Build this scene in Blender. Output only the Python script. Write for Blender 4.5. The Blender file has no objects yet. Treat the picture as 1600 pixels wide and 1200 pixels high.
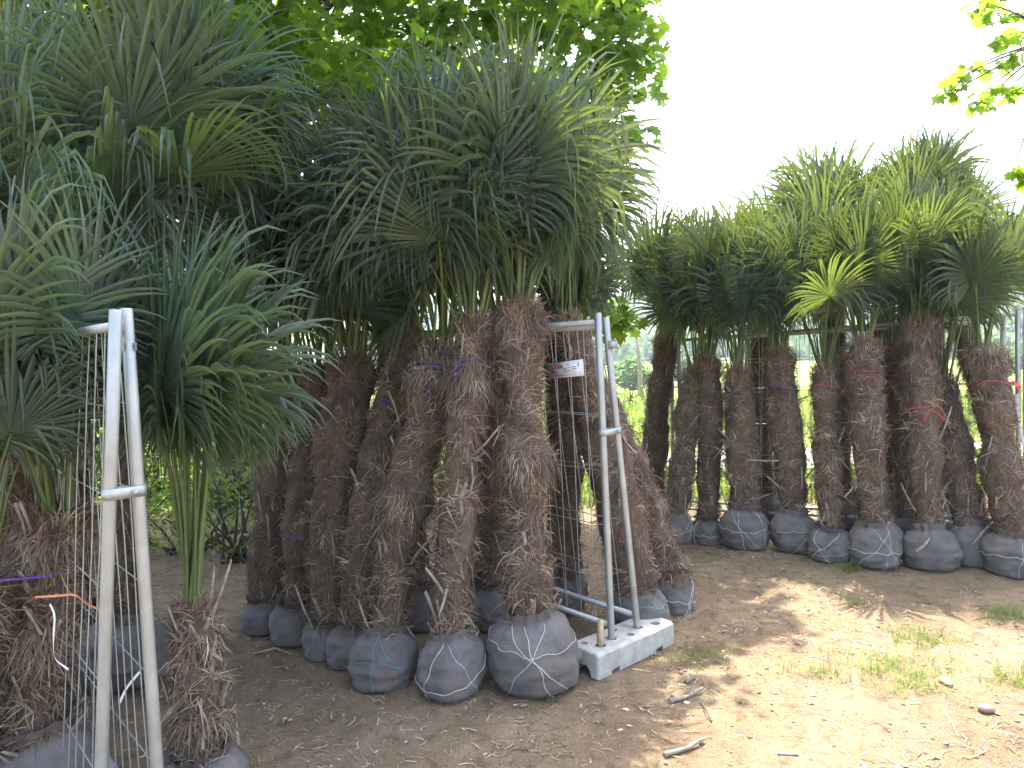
import bpy, bmesh, math, random
import numpy as np
from mathutils import Vector, Matrix

random.seed(7)
RNG = np.random.default_rng(11)
scene = bpy.context.scene
COL = scene.collection
R = math.radians

# ------------------------------------------------------------------ camera
W_, H_ = 1600.0, 1200.0
FPX = 1164.0
CAM_H = 1.87
PITCH = math.atan(60.0 / FPX)
ROLL = R(1.7)
_f = Vector((0, math.cos(PITCH), -math.sin(PITCH)))
_r0 = Vector((1, 0, 0))
_u0 = _r0.cross(_f)
_r = _r0 * math.cos(ROLL) - _u0 * math.sin(ROLL)
_u = _u0 * math.cos(ROLL) + _r0 * math.sin(ROLL)
CAM = Vector((0, 0, CAM_H))
cam = bpy.data.cameras.new('camera')
cam.sensor_fit = 'HORIZONTAL'; cam.sensor_width = 36.0; cam.lens = 36.0 * FPX / W_
cam.clip_start = 0.05; cam.clip_end = 6000
camo = bpy.data.objects.new('camera', cam); COL.objects.link(camo)
M = Matrix(((_r.x, _u.x, -_f.x, 0), (_r.y, _u.y, -_f.y, 0), (_r.z, _u.z, -_f.z, CAM_H), (0, 0, 0, 1)))
camo.matrix_world = M
scene.camera = camo

# ------------------------------------------------------------------ light
SUN_EL, SUN_AZ = R(66), R(4)          # azimuth measured from +Y towards +X
world = bpy.data.worlds.new('World'); scene.world = world; world.use_nodes = True
wn = world.node_tree
sky = wn.nodes.new('ShaderNodeTexSky'); sky.sky_type = 'NISHITA'; sky.sun_disc = False
sky.sun_elevation = SUN_EL; sky.sun_rotation = SUN_AZ
sky.air_density = 1.0; sky.dust_density = 4.0; sky.ozone_density = 1.0
wn.links.new(sky.outputs[0], wn.nodes['Background'].inputs[0])
wn.nodes['Background'].inputs[1].default_value = 0.15
sl = bpy.data.lights.new('sun', 'SUN'); sl.energy = 3.3; sl.angle = R(0.53); sl.color = (1.0, 0.94, 0.84)
so = bpy.data.objects.new('sun', sl); COL.objects.link(so)
_sd = Vector((math.sin(SUN_AZ) * math.cos(SUN_EL), math.cos(SUN_AZ) * math.cos(SUN_EL), math.sin(SUN_EL)))
so.rotation_euler = _sd.to_track_quat('Z', 'Y').to_euler(); so.location = (0, 0, 30)
scene.view_settings.view_transform = 'Standard'; scene.view_settings.look = 'None'
scene.view_settings.gamma = 1.0; scene.view_settings.use_curve_mapping = False
scene.view_settings.exposure = 2.75
scene.render.engine = 'CYCLES'
scene.cycles.max_bounces = 5; scene.cycles.transmission_bounces = 4; scene.cycles.diffuse_bounces = 3
scene.cycles.volume_bounces = 0

# ------------------------------------------------------------------ helpers
def ray(px, py):
    return (_f + _r * ((px - 800) / FPX) + _u * ((600 - py) / FPX))
def at(px, py, D):
    d = ray(px, py); return CAM + d * (D / d.y)
def ground(px, py, z=0.0):
    d = ray(px, py); return CAM + d * ((z - CAM_H) / d.z)
def smooth(a, b, x):
    t = np.clip((x - a) / (b - a), 0, 1); return t * t * (3 - 2 * t)

def _hash(ix, iy, s):
    n = (ix * 374761393 + iy * 668265263 + s * 974634777) & 0x7fffffff
    n = ((n ^ (n >> 13)) * 1274126177) & 0x7fffffff
    return ((n ^ (n >> 16)) & 0xffff) / 65535.0
def vnoise(x, y, s=0):
    x = np.asarray(x, float); y = np.asarray(y, float)
    ix = np.floor(x).astype(np.int64); iy = np.floor(y).astype(np.int64)
    fx = x - ix; fy = y - iy
    fx = fx * fx * (3 - 2 * fx); fy = fy * fy * (3 - 2 * fy)
    a = _hash(ix, iy, s); b = _hash(ix + 1, iy, s); c = _hash(ix, iy + 1, s); d = _hash(ix + 1, iy + 1, s)
    return (a * (1 - fx) + b * fx) * (1 - fy) + (c * (1 - fx) + d * fx) * fy - 0.5
def fbm(x, y, s=0, o=4):
    t = 0; a = 1.0
    for k in range(o):
        t = t + a * vnoise(np.asarray(x) * 2 ** k, np.asarray(y) * 2 ** k, s + k); a *= 0.5
    return t

def make_mesh(name, V, faces, mats, midx=None, tint=None, smooth_=False):
    """faces: list of int arrays (n,k); midx: list of material indices per group."""
    me = bpy.data.meshes.new(name)
    V = np.asarray(V, np.float32)
    me.vertices.add(len(V)); me.vertices.foreach_set('co', V.ravel())
    faces = [np.asarray(f, np.int32) for f in faces if len(f)]
    loops = np.concatenate([f.ravel() for f in faces])
    tot = np.concatenate([np.full(len(f), f.shape[1], np.int32) for f in faces])
    start = np.concatenate([[0], np.cumsum(tot)[:-1]]).astype(np.int32)
    me.loops.add(len(loops)); me.loops.foreach_set('vertex_index', loops)
    me.polygons.add(len(tot)); me.polygons.foreach_set('loop_start', start); me.polygons.foreach_set('loop_total', tot)
    if midx is not None:
        mi = np.concatenate([np.full(len(f), m, np.int32) for f, m in zip(faces, midx)])
        me.polygons.foreach_set('material_index', mi)
    if smooth_:
        me.polygons.foreach_set('use_smooth', np.ones(len(tot), bool))
    for m in mats: me.materials.append(m)
    if tint is not None:
        a = me.attributes.new('tint', 'FLOAT', 'POINT'); a.data.foreach_set('value', np.asarray(tint, np.float32))
    me.update(calc_edges=True); me.validate()
    return me

class MB:
    def __init__(s): s.V = []; s.F = {}; s.n = 0; s.T = []
    def add(s, V, F, m=0, tint=0.5):
        V = np.asarray(V, float).reshape(-1, 3)
        for f in (F if isinstance(F, list) else [F]):
            f = np.asarray(f, np.int64)
            s.F.setdefault((f.shape[1], m), []).append(f + s.n)
        s.V.append(V); s.n += len(V)
        s.T.append(np.full(len(V), tint) if np.isscalar(tint) else np.asarray(tint))
    def mesh(s, name, mats, smooth_=False):
        fs = []; mi = []
        for (k, m), l in s.F.items(): fs.append(np.concatenate(l)); mi.append(m)
        return make_mesh(name, np.concatenate(s.V), fs, mats, mi, np.concatenate(s.T), smooth_)
    def tube(s, pts, rad, n=8, m=0, tint=0.5, cap=True):
        pts = np.asarray(pts, float); k = len(pts)
        rad = np.full(k, rad) if np.isscalar(rad) else np.asarray(rad, float)
        tg = np.gradient(pts, axis=0); tg /= np.linalg.norm(tg, axis=1)[:, None] + 1e-9
        ref = np.array([0, 0, 1.0]) if abs(tg[0][2]) < 0.9 else np.array([1.0, 0, 0])
        V = []
        a = np.cross(tg[0], ref); a /= np.linalg.norm(a)
        ang = np.arange(n) * 2 * math.pi / n
        for i in range(k):
            a = a - tg[i] * a.dot(tg[i]); a /= np.linalg.norm(a) + 1e-9
            b = np.cross(tg[i], a)
            V.append(pts[i] + rad[i] * (np.cos(ang)[:, None] * a + np.sin(ang)[:, None] * b))
        V = np.concatenate(V)
        i = np.arange(k - 1)[:, None] * n; j = np.arange(n)[None, :]; j2 = (j + 1) % n
        F = np.stack([i + j, i + j2, i + n + j2, i + n + j], -1).reshape(-1, 4)
        fl = [F]
        if cap: fl += [np.arange(n)[::-1][None], (np.arange(n) + (k - 1) * n)[None]]
        s.add(V, fl, m, tint)
    def box(s, c, sz, ax=None, m=0, tint=0.5):
        ax = np.eye(3) if ax is None else np.asarray(ax, float)
        q = np.array([[x, y, z] for x in (-.5, .5) for y in (-.5, .5) for z in (-.5, .5)]) * np.asarray(sz)
        V = np.asarray(c) + q @ ax
        s.add(V, np.array([[0, 1, 3, 2], [4, 6, 7, 5], [0, 4, 5, 1], [2, 3, 7, 6], [0, 2, 6, 4], [1, 5, 7, 3]]), m, tint)

def link(name, me, parent=None, loc=None, rot=None, kind=None):
    o = bpy.data.objects.new(name, me); COL.objects.link(o)
    if parent: o.parent = parent
    if loc is not None: o.location = loc
    if rot is not None: o.rotation_euler = rot
    if kind: o['kind'] = kind
    return o
def thing(name, label, cat, loc=(0, 0, 0), group=None, me=None):
    o = bpy.data.objects.new(name, me); COL.objects.link(o); o.location = loc
    o['label'] = label; o['category'] = cat
    if group: o['group'] = group
    return o

# ------------------------------------------------------------------ materials
def mat(name):
    m = bpy.data.materials.new(name); m.use_nodes = True
    nt = m.node_tree; return m, nt, nt.nodes['Principled BSDF']
def nn(nt, t, **kw):
    n = nt.nodes.new(t)
    for k, v in kw.items():
        if k in n.inputs: n.inputs[k].default_value = v
        else: setattr(n, k, v)
    return n
def ramp(nt, src, stops):
    r = nt.nodes.new('ShaderNodeValToRGB'); e = r.color_ramp.elements
    while len(e) < len(stops): e.new(0.5)
    for el, (p, c) in zip(e, stops): el.position = p; el.color = (*c, 1)
    nt.links.new(src, r.inputs[0]); return r
def mixc(nt, fac, a, b, mode='MIX'):
    x = nt.nodes.new('ShaderNodeMix'); x.data_type = 'RGBA'; x.blend_type = mode
    for i, v in ((0, fac), (6, a), (7, b)):
        if isinstance(v, (int, float)): x.inputs[i].default_value = v
        elif isinstance(v, tuple): x.inputs[i].default_value = (*v, 1)
        else: nt.links.new(v, x.inputs[i])
    return x.outputs[2]
def bump(nt, bsdf, h, strength=0.5, dist=0.01):
    b = nn(nt, 'ShaderNodeBump', Strength=strength, Distance=dist)
    nt.links.new(h, b.inputs['Height']); nt.links.new(b.outputs[0], bsdf.inputs['Normal'])
def objvec(nt, sc=(1, 1, 1)):
    t = nt.nodes.new('ShaderNodeTexCoord'); mp = nn(nt, 'ShaderNodeMapping', Scale=sc)
    nt.links.new(t.outputs['Object'], mp.inputs[0]); return mp.outputs[0]
def geovec(nt):
    return nt.nodes.new('ShaderNodeNewGeometry').outputs['Position']
def attr(nt, n='tint'):
    a = nt.nodes.new('ShaderNodeAttribute'); a.attribute_name = n; return a.outputs['Fac']

def leaf_mat(name, stops, trans, tf=0.35, rough=0.42, spec=0.5):
    m, nt, b = mat(name)
    oi = nt.nodes.new('ShaderNodeObjectInfo')
    r = ramp(nt, attr(nt), stops)
    hs = nn(nt, 'ShaderNodeHueSaturation')
    mr = nn(nt, 'ShaderNodeMapRange'); mr.inputs[3].default_value = 0.75; mr.inputs[4].default_value = 1.25
    nt.links.new(oi.outputs['Random'], mr.inputs[0]); nt.links.new(mr.outputs[0], hs.inputs['Value'])
    nt.links.new(r.outputs[0], hs.inputs['Color']); nt.links.new(hs.outputs[0], b.inputs['Base Color'])
    b.inputs['Roughness'].default_value = rough; b.inputs['Specular IOR Level'].default_value = spec
    t = nn(nt, 'ShaderNodeBsdfTranslucent'); t.inputs[0].default_value = (*trans, 1)
    mx = nn(nt, 'ShaderNodeMixShader'); mx.inputs[0].default_value = tf
    nt.links.new(b.outputs[0], mx.inputs[1]); nt.links.new(t.outputs[0], mx.inputs[2])
    nt.links.new(mx.outputs[0], nt.nodes['Material Output'].inputs['Surface'])
    return m

M_FROND = leaf_mat('palm_blade', [(0, (.028, .056, .038)), (.6, (.056, .094, .062)), (.93, (.088, .128, .074)), (1, (.22, .19, .07))], (.20, .27, .035), .28, .36, .6)
M_PETI = leaf_mat('palm_petiole', [(0, (.09, .13, .045)), (1, (.15, .19, .06))], (.2, .3, .05), .1, .45, .4)
M_MAPLE = leaf_mat('maple_leaf', [(0, (.035, .085, .02)), (1, (.075, .14, .03))], (.32, .50, .04), .55, .45, .35)
M_SHRUB = leaf_mat('shrub_leaf', [(0, (.03, .075, .02)), (1, (.07, .12, .03))], (.25, .4, .04), .4, .45, .35)
M_FAR = leaf_mat('far_leaf', [(0, (.035, .085, .025)), (1, (.085, .14, .04))], (.2, .34, .05), .3, .6, .2)
M_GRASS = leaf_mat('grass_blade', [(0, (.07, .12, .03)), (.7, (.13, .18, .045)), (1, (.32, .27, .13))], (.3, .42, .06), .35, .5, .3)
M_CONIFER = leaf_mat('conifer_needle', [(0, (.02, .05, .022)), (1, (.045, .08, .035))], (.1, .18, .04), .2, .5, .3)

def simple(name, c, rough=0.6, metal=0.0, nscale=30, var=0.25, bmp=0.2, dist=0.003):
    m, nt, b = mat(name)
    n = nn(nt, 'ShaderNodeTexNoise', Scale=nscale, Detail=5.0); nt.links.new(objvec(nt), n.inputs[0])
    lo = tuple(x * (1 - var) for x in c); hi = tuple(min(1, x * (1 + var)) for x in c)
    r = ramp(nt, n.outputs[0], [(.3, lo), (.7, hi)]); nt.links.new(r.outputs[0], b.inputs['Base Color'])
    b.inputs['Roughness'].default_value = rough; b.inputs['Metallic'].default_value = metal
    if bmp: bump(nt, b, n.outputs[0], bmp, dist)
    return m

def mk_trunk():
    m, nt, b = mat('palm_trunk_fibre')
    v = objvec(nt, (1, 1, .35))
    n = nn(nt, 'ShaderNodeTexNoise', Scale=9.0, Detail=6.0, Roughness=.7); nt.links.new(v, n.inputs[0])
    n2 = nn(nt, 'ShaderNodeTexNoise', Scale=120.0, Detail=4.0); nt.links.new(objvec(nt, (1, 1, .12)), n2.inputs[0])
    r = ramp(nt, n.outputs[0], [(.25, (.06, .042, .030)), (.5, (.145, .10, .068)), (.75, (.23, .168, .115))])
    r2 = ramp(nt, n2.outputs[0], [(.3, (.45, .45, .45)), (.7, (1, 1, 1))])
    nt.links.new(mixc(nt, .8, r.outputs[0], r2.outputs[0], 'MULTIPLY'), b.inputs['Base Color'])
    b.inputs['Roughness'].default_value = .95; b.inputs['Specular IOR Level'].default_value = .15
    bump(nt, b, n2.outputs[0], 1.0, .012); return m
M_TRUNK = mk_trunk()
def mk_strand(name, stops):
    m, nt, b = mat(name); r = ramp(nt, attr(nt), stops); nt.links.new(r.outputs[0], b.inputs['Base Color'])
    b.inputs['Roughness'].default_value = .8; b.inputs['Specular IOR Level'].default_value = .25; return m
M_FIBRE = mk_strand('palm_fibre_strand', [(0, (.065, .044, .030)), (.4, (.175, .122, .080)), (.75, (.31, .23, .15)), (1, (.48, .40, .29))])
M_STUB = simple('cut_leaf_stub', (.27, .215, .155), .85, 0, 18, .55, .5)
M_STRAW = mk_strand('dry_straw', [(0, (.11, .075, .045)), (.5, (.27, .2, .125)), (1, (.50, .42, .29))])
def mk_burlap():
    m, nt, b = mat('burlap')
    v = objvec(nt)
    n = nn(nt, 'ShaderNodeTexNoise', Scale=6.0, Detail=6.0); nt.links.new(v, n.inputs[0])
    oi = nt.nodes.new('ShaderNodeObjectInfo')
    r = ramp(nt, n.outputs[0], [(.25, (.12, .104, .096)), (.5, (.19, .172, .162)), (.72, (.235, .205, .178)), (.85, (.27, .21, .155))])
    w = nn(nt, 'ShaderNodeTexWave', Scale=95.0, Distortion=3.0); w.bands_direction = 'Z'; nt.links.new(v, w.inputs[0])
    w2 = nn(nt, 'ShaderNodeTexWave', Scale=95.0, Distortion=3.0); w2.bands_direction = 'X'; nt.links.new(v, w2.inputs[0])
    ad = nn(nt, 'ShaderNodeMath', operation='MULTIPLY'); nt.links.new(w.outputs[1], ad.inputs[0]); nt.links.new(w2.outputs[1], ad.inputs[1])
    st = nn(nt, 'ShaderNodeTexNoise', Scale=2.6, Detail=8.0, Roughness=.75); nt.links.new(v, st.inputs[0])
    sf = ramp(nt, st.outputs[0], [(.5, (0, 0, 0)), (.72, (.8, .8, .8))])
    nt.links.new(mixc(nt, sf.outputs[0], r.outputs[0], (.235, .175, .125)), b.inputs['Base Color'])
    b.inputs['Roughness'].default_value = .9; b.inputs['Specular IOR Level'].default_value = .2
    n3 = nn(nt, 'ShaderNodeTexNoise', Scale=22.0, Detail=5.0, Distortion=1.2); nt.links.new(v, n3.inputs[0])
    hx_ = mixc(nt, .25, n3.outputs[0], ad.outputs[0]); bump(nt, b, hx_, .8, .018); return m
M_BURLAP = mk_burlap()
M_TWINE = simple('pale_twine', (.55, .52, .45), .7, 0, 60, .2, 0)
M_TWINE_G = simple('turquoise_twine', (.09, .34, .32), .6, 0, 60, .2, 0)
M_RED = simple('red_ribbon', (.55, .035, .05), .45, 0, 20, .15, 0)
M_PURPLE = simple('purple_cord', (.12, .05, .38), .5, 0, 40, .3, .3)
M_ORANGE = simple('orange_ribbon', (.6, .2, .09), .5, 0, 20, .2, 0)
M_WHITE = simple('white_ribbon', (.72, .72, .70), .5, 0, 20, .1, 0)
M_BLUE = simple('blue_plastic', (.04, .14, .5), .4, 0, 20, .1, 0)
M_STRAP = simple('grey_webbing', (.40, .37, .36), .8, 0, 200, .2, .4)
def mk_galv():
    m, nt, b = mat('galvanised_steel')
    v = nn(nt, 'ShaderNodeTexVoronoi', Scale=55.0); nt.links.new(objvec(nt, (1, 1, .5)), v.inputs[0])
    n = nn(nt, 'ShaderNodeTexNoise', Scale=5.0, Detail=6.0); nt.links.new(objvec(nt), n.inputs[0])
    c = mixc(nt, .10, n.outputs[0], v.outputs['Color'])
    r = ramp(nt, c, [(.25, (.27, .28, .265)), (.55, (.38, .395, .37)), (.8, (.48, .49, .45))])
    nt.links.new(r.outputs[0], b.inputs['Base Color']); b.inputs['Metallic'].default_value = .7
    rr = nn(nt, 'ShaderNodeMapRange'); rr.inputs[3].default_value = .38; rr.inputs[4].default_value = .62
    nt.links.new(n.outputs[0], rr.inputs[0]); nt.links.new(rr.outputs[0], b.inputs['Roughness']); return m
M_GALV = mk_galv()
def mk_conc():
    m, nt, b = mat('concrete')
    n = nn(nt, 'ShaderNodeTexNoise', Scale=14.0, Detail=8.0, Roughness=.7); nt.links.new(objvec(nt), n.inputs[0])
    n2 = nn(nt, 'ShaderNodeTexNoise', Scale=160.0, Detail=3.0); nt.links.new(objvec(nt), n2.inputs[0])
    r = ramp(nt, n.outputs[0], [(.3, (.31, .29, .25)), (.6, (.47, .445, .39)), (.8, (.54, .51, .45))])
    r2 = ramp(nt, n2.outputs[0], [(.3, (.7, .7, .7)), (.6, (1, 1, 1))])
    nt.links.new(mixc(nt, .8, r.outputs[0], r2.outputs[0], 'MULTIPLY'), b.inputs['Base Color'])
    b.inputs['Roughness'].default_value = .9; bump(nt, b, n2.outputs[0], .5, .004); return m
M_CONC = mk_conc()
M_WOOD = simple('raw_wood', (.42, .30, .17), .8, 0, 30, .3, .4)
M_GREYWOOD = simple('weathered_wood', (.26, .22, .18), .9, 0, 25, .35, .5)
M_BARK = simple('tree_bark', (.07, .052, .04), .95, 0, 12, .5, 1.0, .02)
M_STONE = simple('brown_stone', (.22, .15, .11), .8, 0, 20, .3, .5)
M_SIGNW = simple('sign_white', (.72, .73, .75), .5, 0, 4, .05, 0)
M_SIGNR = simple('sign_red', (.5, .05, .06), .5, 0, 10, .1, 0)
M_SIGND = simple('sign_dark_print', (.12, .13, .15), .6, 0, 10, .1, 0)
M_SIGNG = simple('sign_grey_print', (.33, .36, .40), .6, 0, 10, .1, 0)

def mk_ground():
    m, nt, b = mat('soil_and_meadow')
    p = geovec(nt)
    big = nn(nt, 'ShaderNodeTexNoise', Scale=1.1, Detail=5.0, Roughness=.6); nt.links.new(p, big.inputs[0])
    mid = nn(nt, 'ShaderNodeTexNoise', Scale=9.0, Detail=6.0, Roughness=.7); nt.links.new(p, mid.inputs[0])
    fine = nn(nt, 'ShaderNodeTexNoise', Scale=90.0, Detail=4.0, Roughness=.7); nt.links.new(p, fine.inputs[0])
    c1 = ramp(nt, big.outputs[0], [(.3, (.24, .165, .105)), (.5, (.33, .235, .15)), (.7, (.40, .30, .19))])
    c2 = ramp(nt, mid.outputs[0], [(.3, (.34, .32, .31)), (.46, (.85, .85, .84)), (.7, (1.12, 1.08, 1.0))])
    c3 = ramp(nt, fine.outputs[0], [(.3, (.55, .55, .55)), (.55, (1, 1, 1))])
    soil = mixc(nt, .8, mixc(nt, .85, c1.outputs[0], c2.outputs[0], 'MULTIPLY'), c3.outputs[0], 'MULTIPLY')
    # thin yellow-green moss and seedlings in the soil
    ms = nn(nt, 'ShaderNodeTexNoise', Scale=2.3, Detail=7.0, Roughness=.75); nt.links.new(p, ms.inputs[0])
    mf = ramp(nt, ms.outputs[0], [(.56, (0, 0, 0)), (.75, (.45, .45, .45))])
    soil = mixc(nt, mf.outputs[0], soil, (.24, .23, .09))
    # meadow further off
    g1 = nn(nt, 'ShaderNodeTexNoise', Scale=.35, Detail=8.0, Roughness=.7); nt.links.new(p, g1.inputs[0])
    gr = ramp(nt, g1.outputs[0], [(.3, (.12, .17, .035)), (.55, (.19, .23, .05)), (.75, (.28, .28, .09))])
    sx = nt.nodes.new('ShaderNodeSeparateXYZ'); nt.links.new(p, sx.inputs[0])
    yy = nn(nt, 'ShaderNodeMath', operation='MULTIPLY_ADD'); nt.links.new(big.outputs[0], yy.inputs[0]); yy.inputs[1].default_value = 3.0
    nt.links.new(sx.outputs['Y'], yy.inputs[2])
    mr = nn(nt, 'ShaderNodeMapRange'); nt.links.new(yy.outputs[0], mr.inputs[0]); mr.inputs[1].default_value = 9.6; mr.inputs[2].default_value = 10.8
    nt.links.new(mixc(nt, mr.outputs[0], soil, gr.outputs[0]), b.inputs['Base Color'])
    b.inputs['Roughness'].default_value = .95; b.inputs['Specular IOR Level'].default_value = .15
    hh = mixc(nt, .5, mid.outputs[0], fine.outputs[0]); bump(nt, b, hh, 1.0, .05); return m
M_GROUND = mk_ground()
def mk_lane():
    m, nt, b = mat('lane_gravel')
    n = nn(nt, 'ShaderNodeTexNoise', Scale=40.0, Detail=5.0); nt.links.new(geovec(nt), n.inputs[0])
    r = ramp(nt, n.outputs[0], [(.3, (.32, .30, .28)), (.7, (.5, .48, .45))]); nt.links.new(r.outputs[0], b.inputs['Base Color'])
    b.inputs['Roughness'].default_value = .95; bump(nt, b, n.outputs[0], .5, .02); return m
M_LANE = mk_lane()
def mk_hill():
    m, nt, b = mat('hill_cover')
    p = geovec(nt)
    n = nn(nt, 'ShaderNodeTexNoise', Scale=.012, Detail=8.0, Roughness=.6); nt.links.new(p, n.inputs[0])
    n2 = nn(nt, 'ShaderNodeTexNoise', Scale=.12, Detail=5.0); nt.links.new(p, n2.inputs[0])
    r = ramp(nt, n.outputs[0], [(.35, (.045, .085, .03)), (.5, (.07, .12, .035)), (.6, (.14, .2, .06))])
    r2 = ramp(nt, n2.outputs[0], [(.3, (.5, .5, .5)), (.6, (1, 1, 1))])
    nt.links.new(mixc(nt, .7, r.outputs[0], r2.outputs[0], 'MULTIPLY'), b.inputs['Base Color']); b.inputs['Roughness'].default_value = 1; return m
M_HILL = mk_hill()

# ------------------------------------------------------------------ setting
def gz(x, y):
    x = np.asarray(x, float); y = np.asarray(y, float)
    d = np.hypot(x * .6, np.maximum(y, 0))
    z = -9.0 * smooth(16, 150, d)
    near = 1 - smooth(10, 20, np.hypot(x, y))
    z = z + near * (0.035 * fbm(x * .7, y * .7, 3, 3) + 0.02 * fbm(x * 3, y * 3, 9, 3) + .018 * fbm(x * 9, y * 9, 21, 3))
    z = z + (1 - near) * .25 * fbm(x * .08, y * .08, 33, 3) * smooth(20, 60, d)
    return z
def gpt(p): return Vector((p[0], p[1], float(gz(p[0], p[1]))))

def axis(lo, a, b, hi, step, g=1.14):
    v = list(np.arange(a, b + 1e-6, step)); s = step
    while v[-1] < hi: s *= g; v.append(v[-1] + s)
    s = step
    while v[0] > lo: s *= g; v.insert(0, v[0] - s)
    return np.array(v)
gx = axis(-2500, -3.2, 4.6, 2500, .035); gy = axis(-300, 2.2, 8.0, 2600, .035)
X, Y = np.meshgrid(gx, gy); Z = gz(X, Y)
nx, ny = len(gx), len(gy)
i = np.arange(ny - 1)[:, None] * nx + np.arange(nx - 1)[None, :]
gm = make_mesh('ground', np.stack([X, Y, Z], -1).reshape(-1, 3), [np.stack([i, i + 1, i + nx + 1, i + nx], -1).reshape(-1, 4)], [M_GROUND], smooth_=True)
link('ground', gm, kind='structure')

# gravel lane behind the right-hand row
lx = np.linspace(.6, 40, 120); lw = np.linspace(-.9, .9, 7)
LX, LW = np.meshgrid(lx, lw, indexing='ij')
LY = 11.4 + .02 * LX + LW * (1 + .15 * vnoise(LX * .8, LW, 5)); LZ = gz(LX, LY) + .02 - .012 * np.abs(LW)
i = np.arange(119)[:, None] * 7 + np.arange(6)[None, :]
link('lane', make_mesh('lane', np.stack([LX, LY, LZ], -1).reshape(-1, 3), [np.stack([i, i + 7, i + 8, i + 1], -1).reshape(-1, 4)], [M_LANE], smooth_=True), kind='structure')

# hills
def hz(x, y):
    d = np.hypot(x, y); az = np.arctan2(x, y)
    prof = .34 + .06 * np.sin(az * 9 + 1) + .55 * smooth(.30, .72, az) + .1 * smooth(-.1, -.6, az)
    h = smooth(260, 1150, d) * 190 * prof + 26 * fbm(x * .004, y * .004, 40, 4) * smooth(280, 500, d)
    return -11.5 + h
hx = np.linspace(-1500, 1900, 170); hy = np.linspace(200, 1700, 110)
X, Y = np.meshgrid(hx, hy); Z = hz(X, Y); n_ = len(hx)
i = np.arange(len(hy) - 1)[:, None] * n_ + np.arange(n_ - 1)[None, :]
link('hills', make_mesh('hills', np.stack([X, Y, Z], -1).reshape(-1, 3), [np.stack([i, i + 1, i + n_ + 1, i + n_], -1).reshape(-1, 4)], [M_HILL], smooth_=True), kind='structure')

def quads_from(c, nrm, a_rot, sz, asp=1.0):
    """leaf quads: centre, normal, rotation, size -> V,F"""
    n = len(c); nrm = nrm / (np.linalg.norm(nrm, axis=1)[:, None] + 1e-9)
    ref = np.where(np.abs(nrm[:, 2:3]) < .9, np.array([[0, 0, 1.0]]), np.array([[1.0, 0, 0]]))
    a = np.cross(nrm, ref); a /= np.linalg.norm(a, axis=1)[:, None]; b = np.cross(nrm, a)
    u = a * np.cos(a_rot)[:, None] + b * np.sin(a_rot)[:, None]; v = np.cross(nrm, u)
    return u, v
def leaf_cloud(mb, c, nrm, size, outline, m=0, tint=None, rng=RNG, asp=1.0):
    c = np.asarray(c); n = len(c)
    u, v = quads_from(c, nrm, rng.uniform(0, 6.283, n), size)
    out = np.asarray(outline); k = len(out)
    size = np.full(n, size) if np.isscalar(size) else size
    nn_ = np.cross(u, v)
    bend = (out[:, 0] ** 2 + out[:, 1] ** 2) * -.35
    V = c[:, None, :] + size[:, None, None] * (out[None, :, 0:1] * u[:, None, :] + out[None, :, 1:2] * v[:, None, :] * asp + bend[None, :, None] * nn_[:, None, :])
    F = np.arange(n * k).reshape(n, k)
    t = rng.uniform(0, 1, n) if tint is None else tint
    mb.add(V.reshape(-1, 3), F, m, np.repeat(t, k))
MAPLE = [(0, -.5), (.12, -.28), (.42, -.34), (.30, -.1), (.56, .10), (.27, .14), (.26, .30), (.12, .24), (0, .58), (-.12, .24), (-.26, .30), (-.27, .14), (-.56, .10), (-.30, -.1), (-.42, -.34), (-.12, -.28)]
OVAL = [(0, -.5), (.22, -.15), (.2, .15), (0, .5), (-.2, .15), (-.22, -.15)]
QUAD = [(-.5, -.4), (.5, -.4), (.4, .5), (-.4, .5)]

# forest on the hills (one mass)
mb = MB(); fr = np.random.default_rng(5)
nt_ = 2600
az = fr.uniform(-.2, .78, nt_); dd = 300 + 850 * fr.random(nt_) ** .8
fx = dd * np.sin(az); fy = dd * np.cos(az)
keep = fbm(fx * .01, fy * .01, 71, 3) > -.18
fx, fy = fx[keep], fy[keep]; fz = hz(fx, fy); nt_ = len(fx)
rad = fr.uniform(4, 8.5, nt_); per = 42
dirs = fr.normal(size=(nt_, per, 3)); dirs /= np.linalg.norm(dirs, axis=2)[:, :, None]; dirs[:, :, 2] = np.abs(dirs[:, :, 2]) * 1.1 - .25
cc = np.stack([fx, fy, fz + rad * .75], -1)[:, None, :] + dirs * rad[:, None, None] * fr.uniform(.7, 1.05, (nt_, per, 1))
tt = np.clip(np.repeat(fr.uniform(0, 1, nt_), per) + fr.normal(0, .15, nt_ * per), 0, 1)
leaf_cloud(mb, cc.reshape(-1, 3), dirs.reshape(-1, 3) + fr.normal(0, .35, (nt_ * per, 3)), np.repeat(rad * .75, per), QUAD, 0, tt, fr)
fo = link('forest', mb.mesh('forest', [M_FAR])); fo['kind'] = 'stuff'; fo['label'] = 'hazy mixed woodland covering the distant hillside'; fo['category'] = 'woodland'

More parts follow.
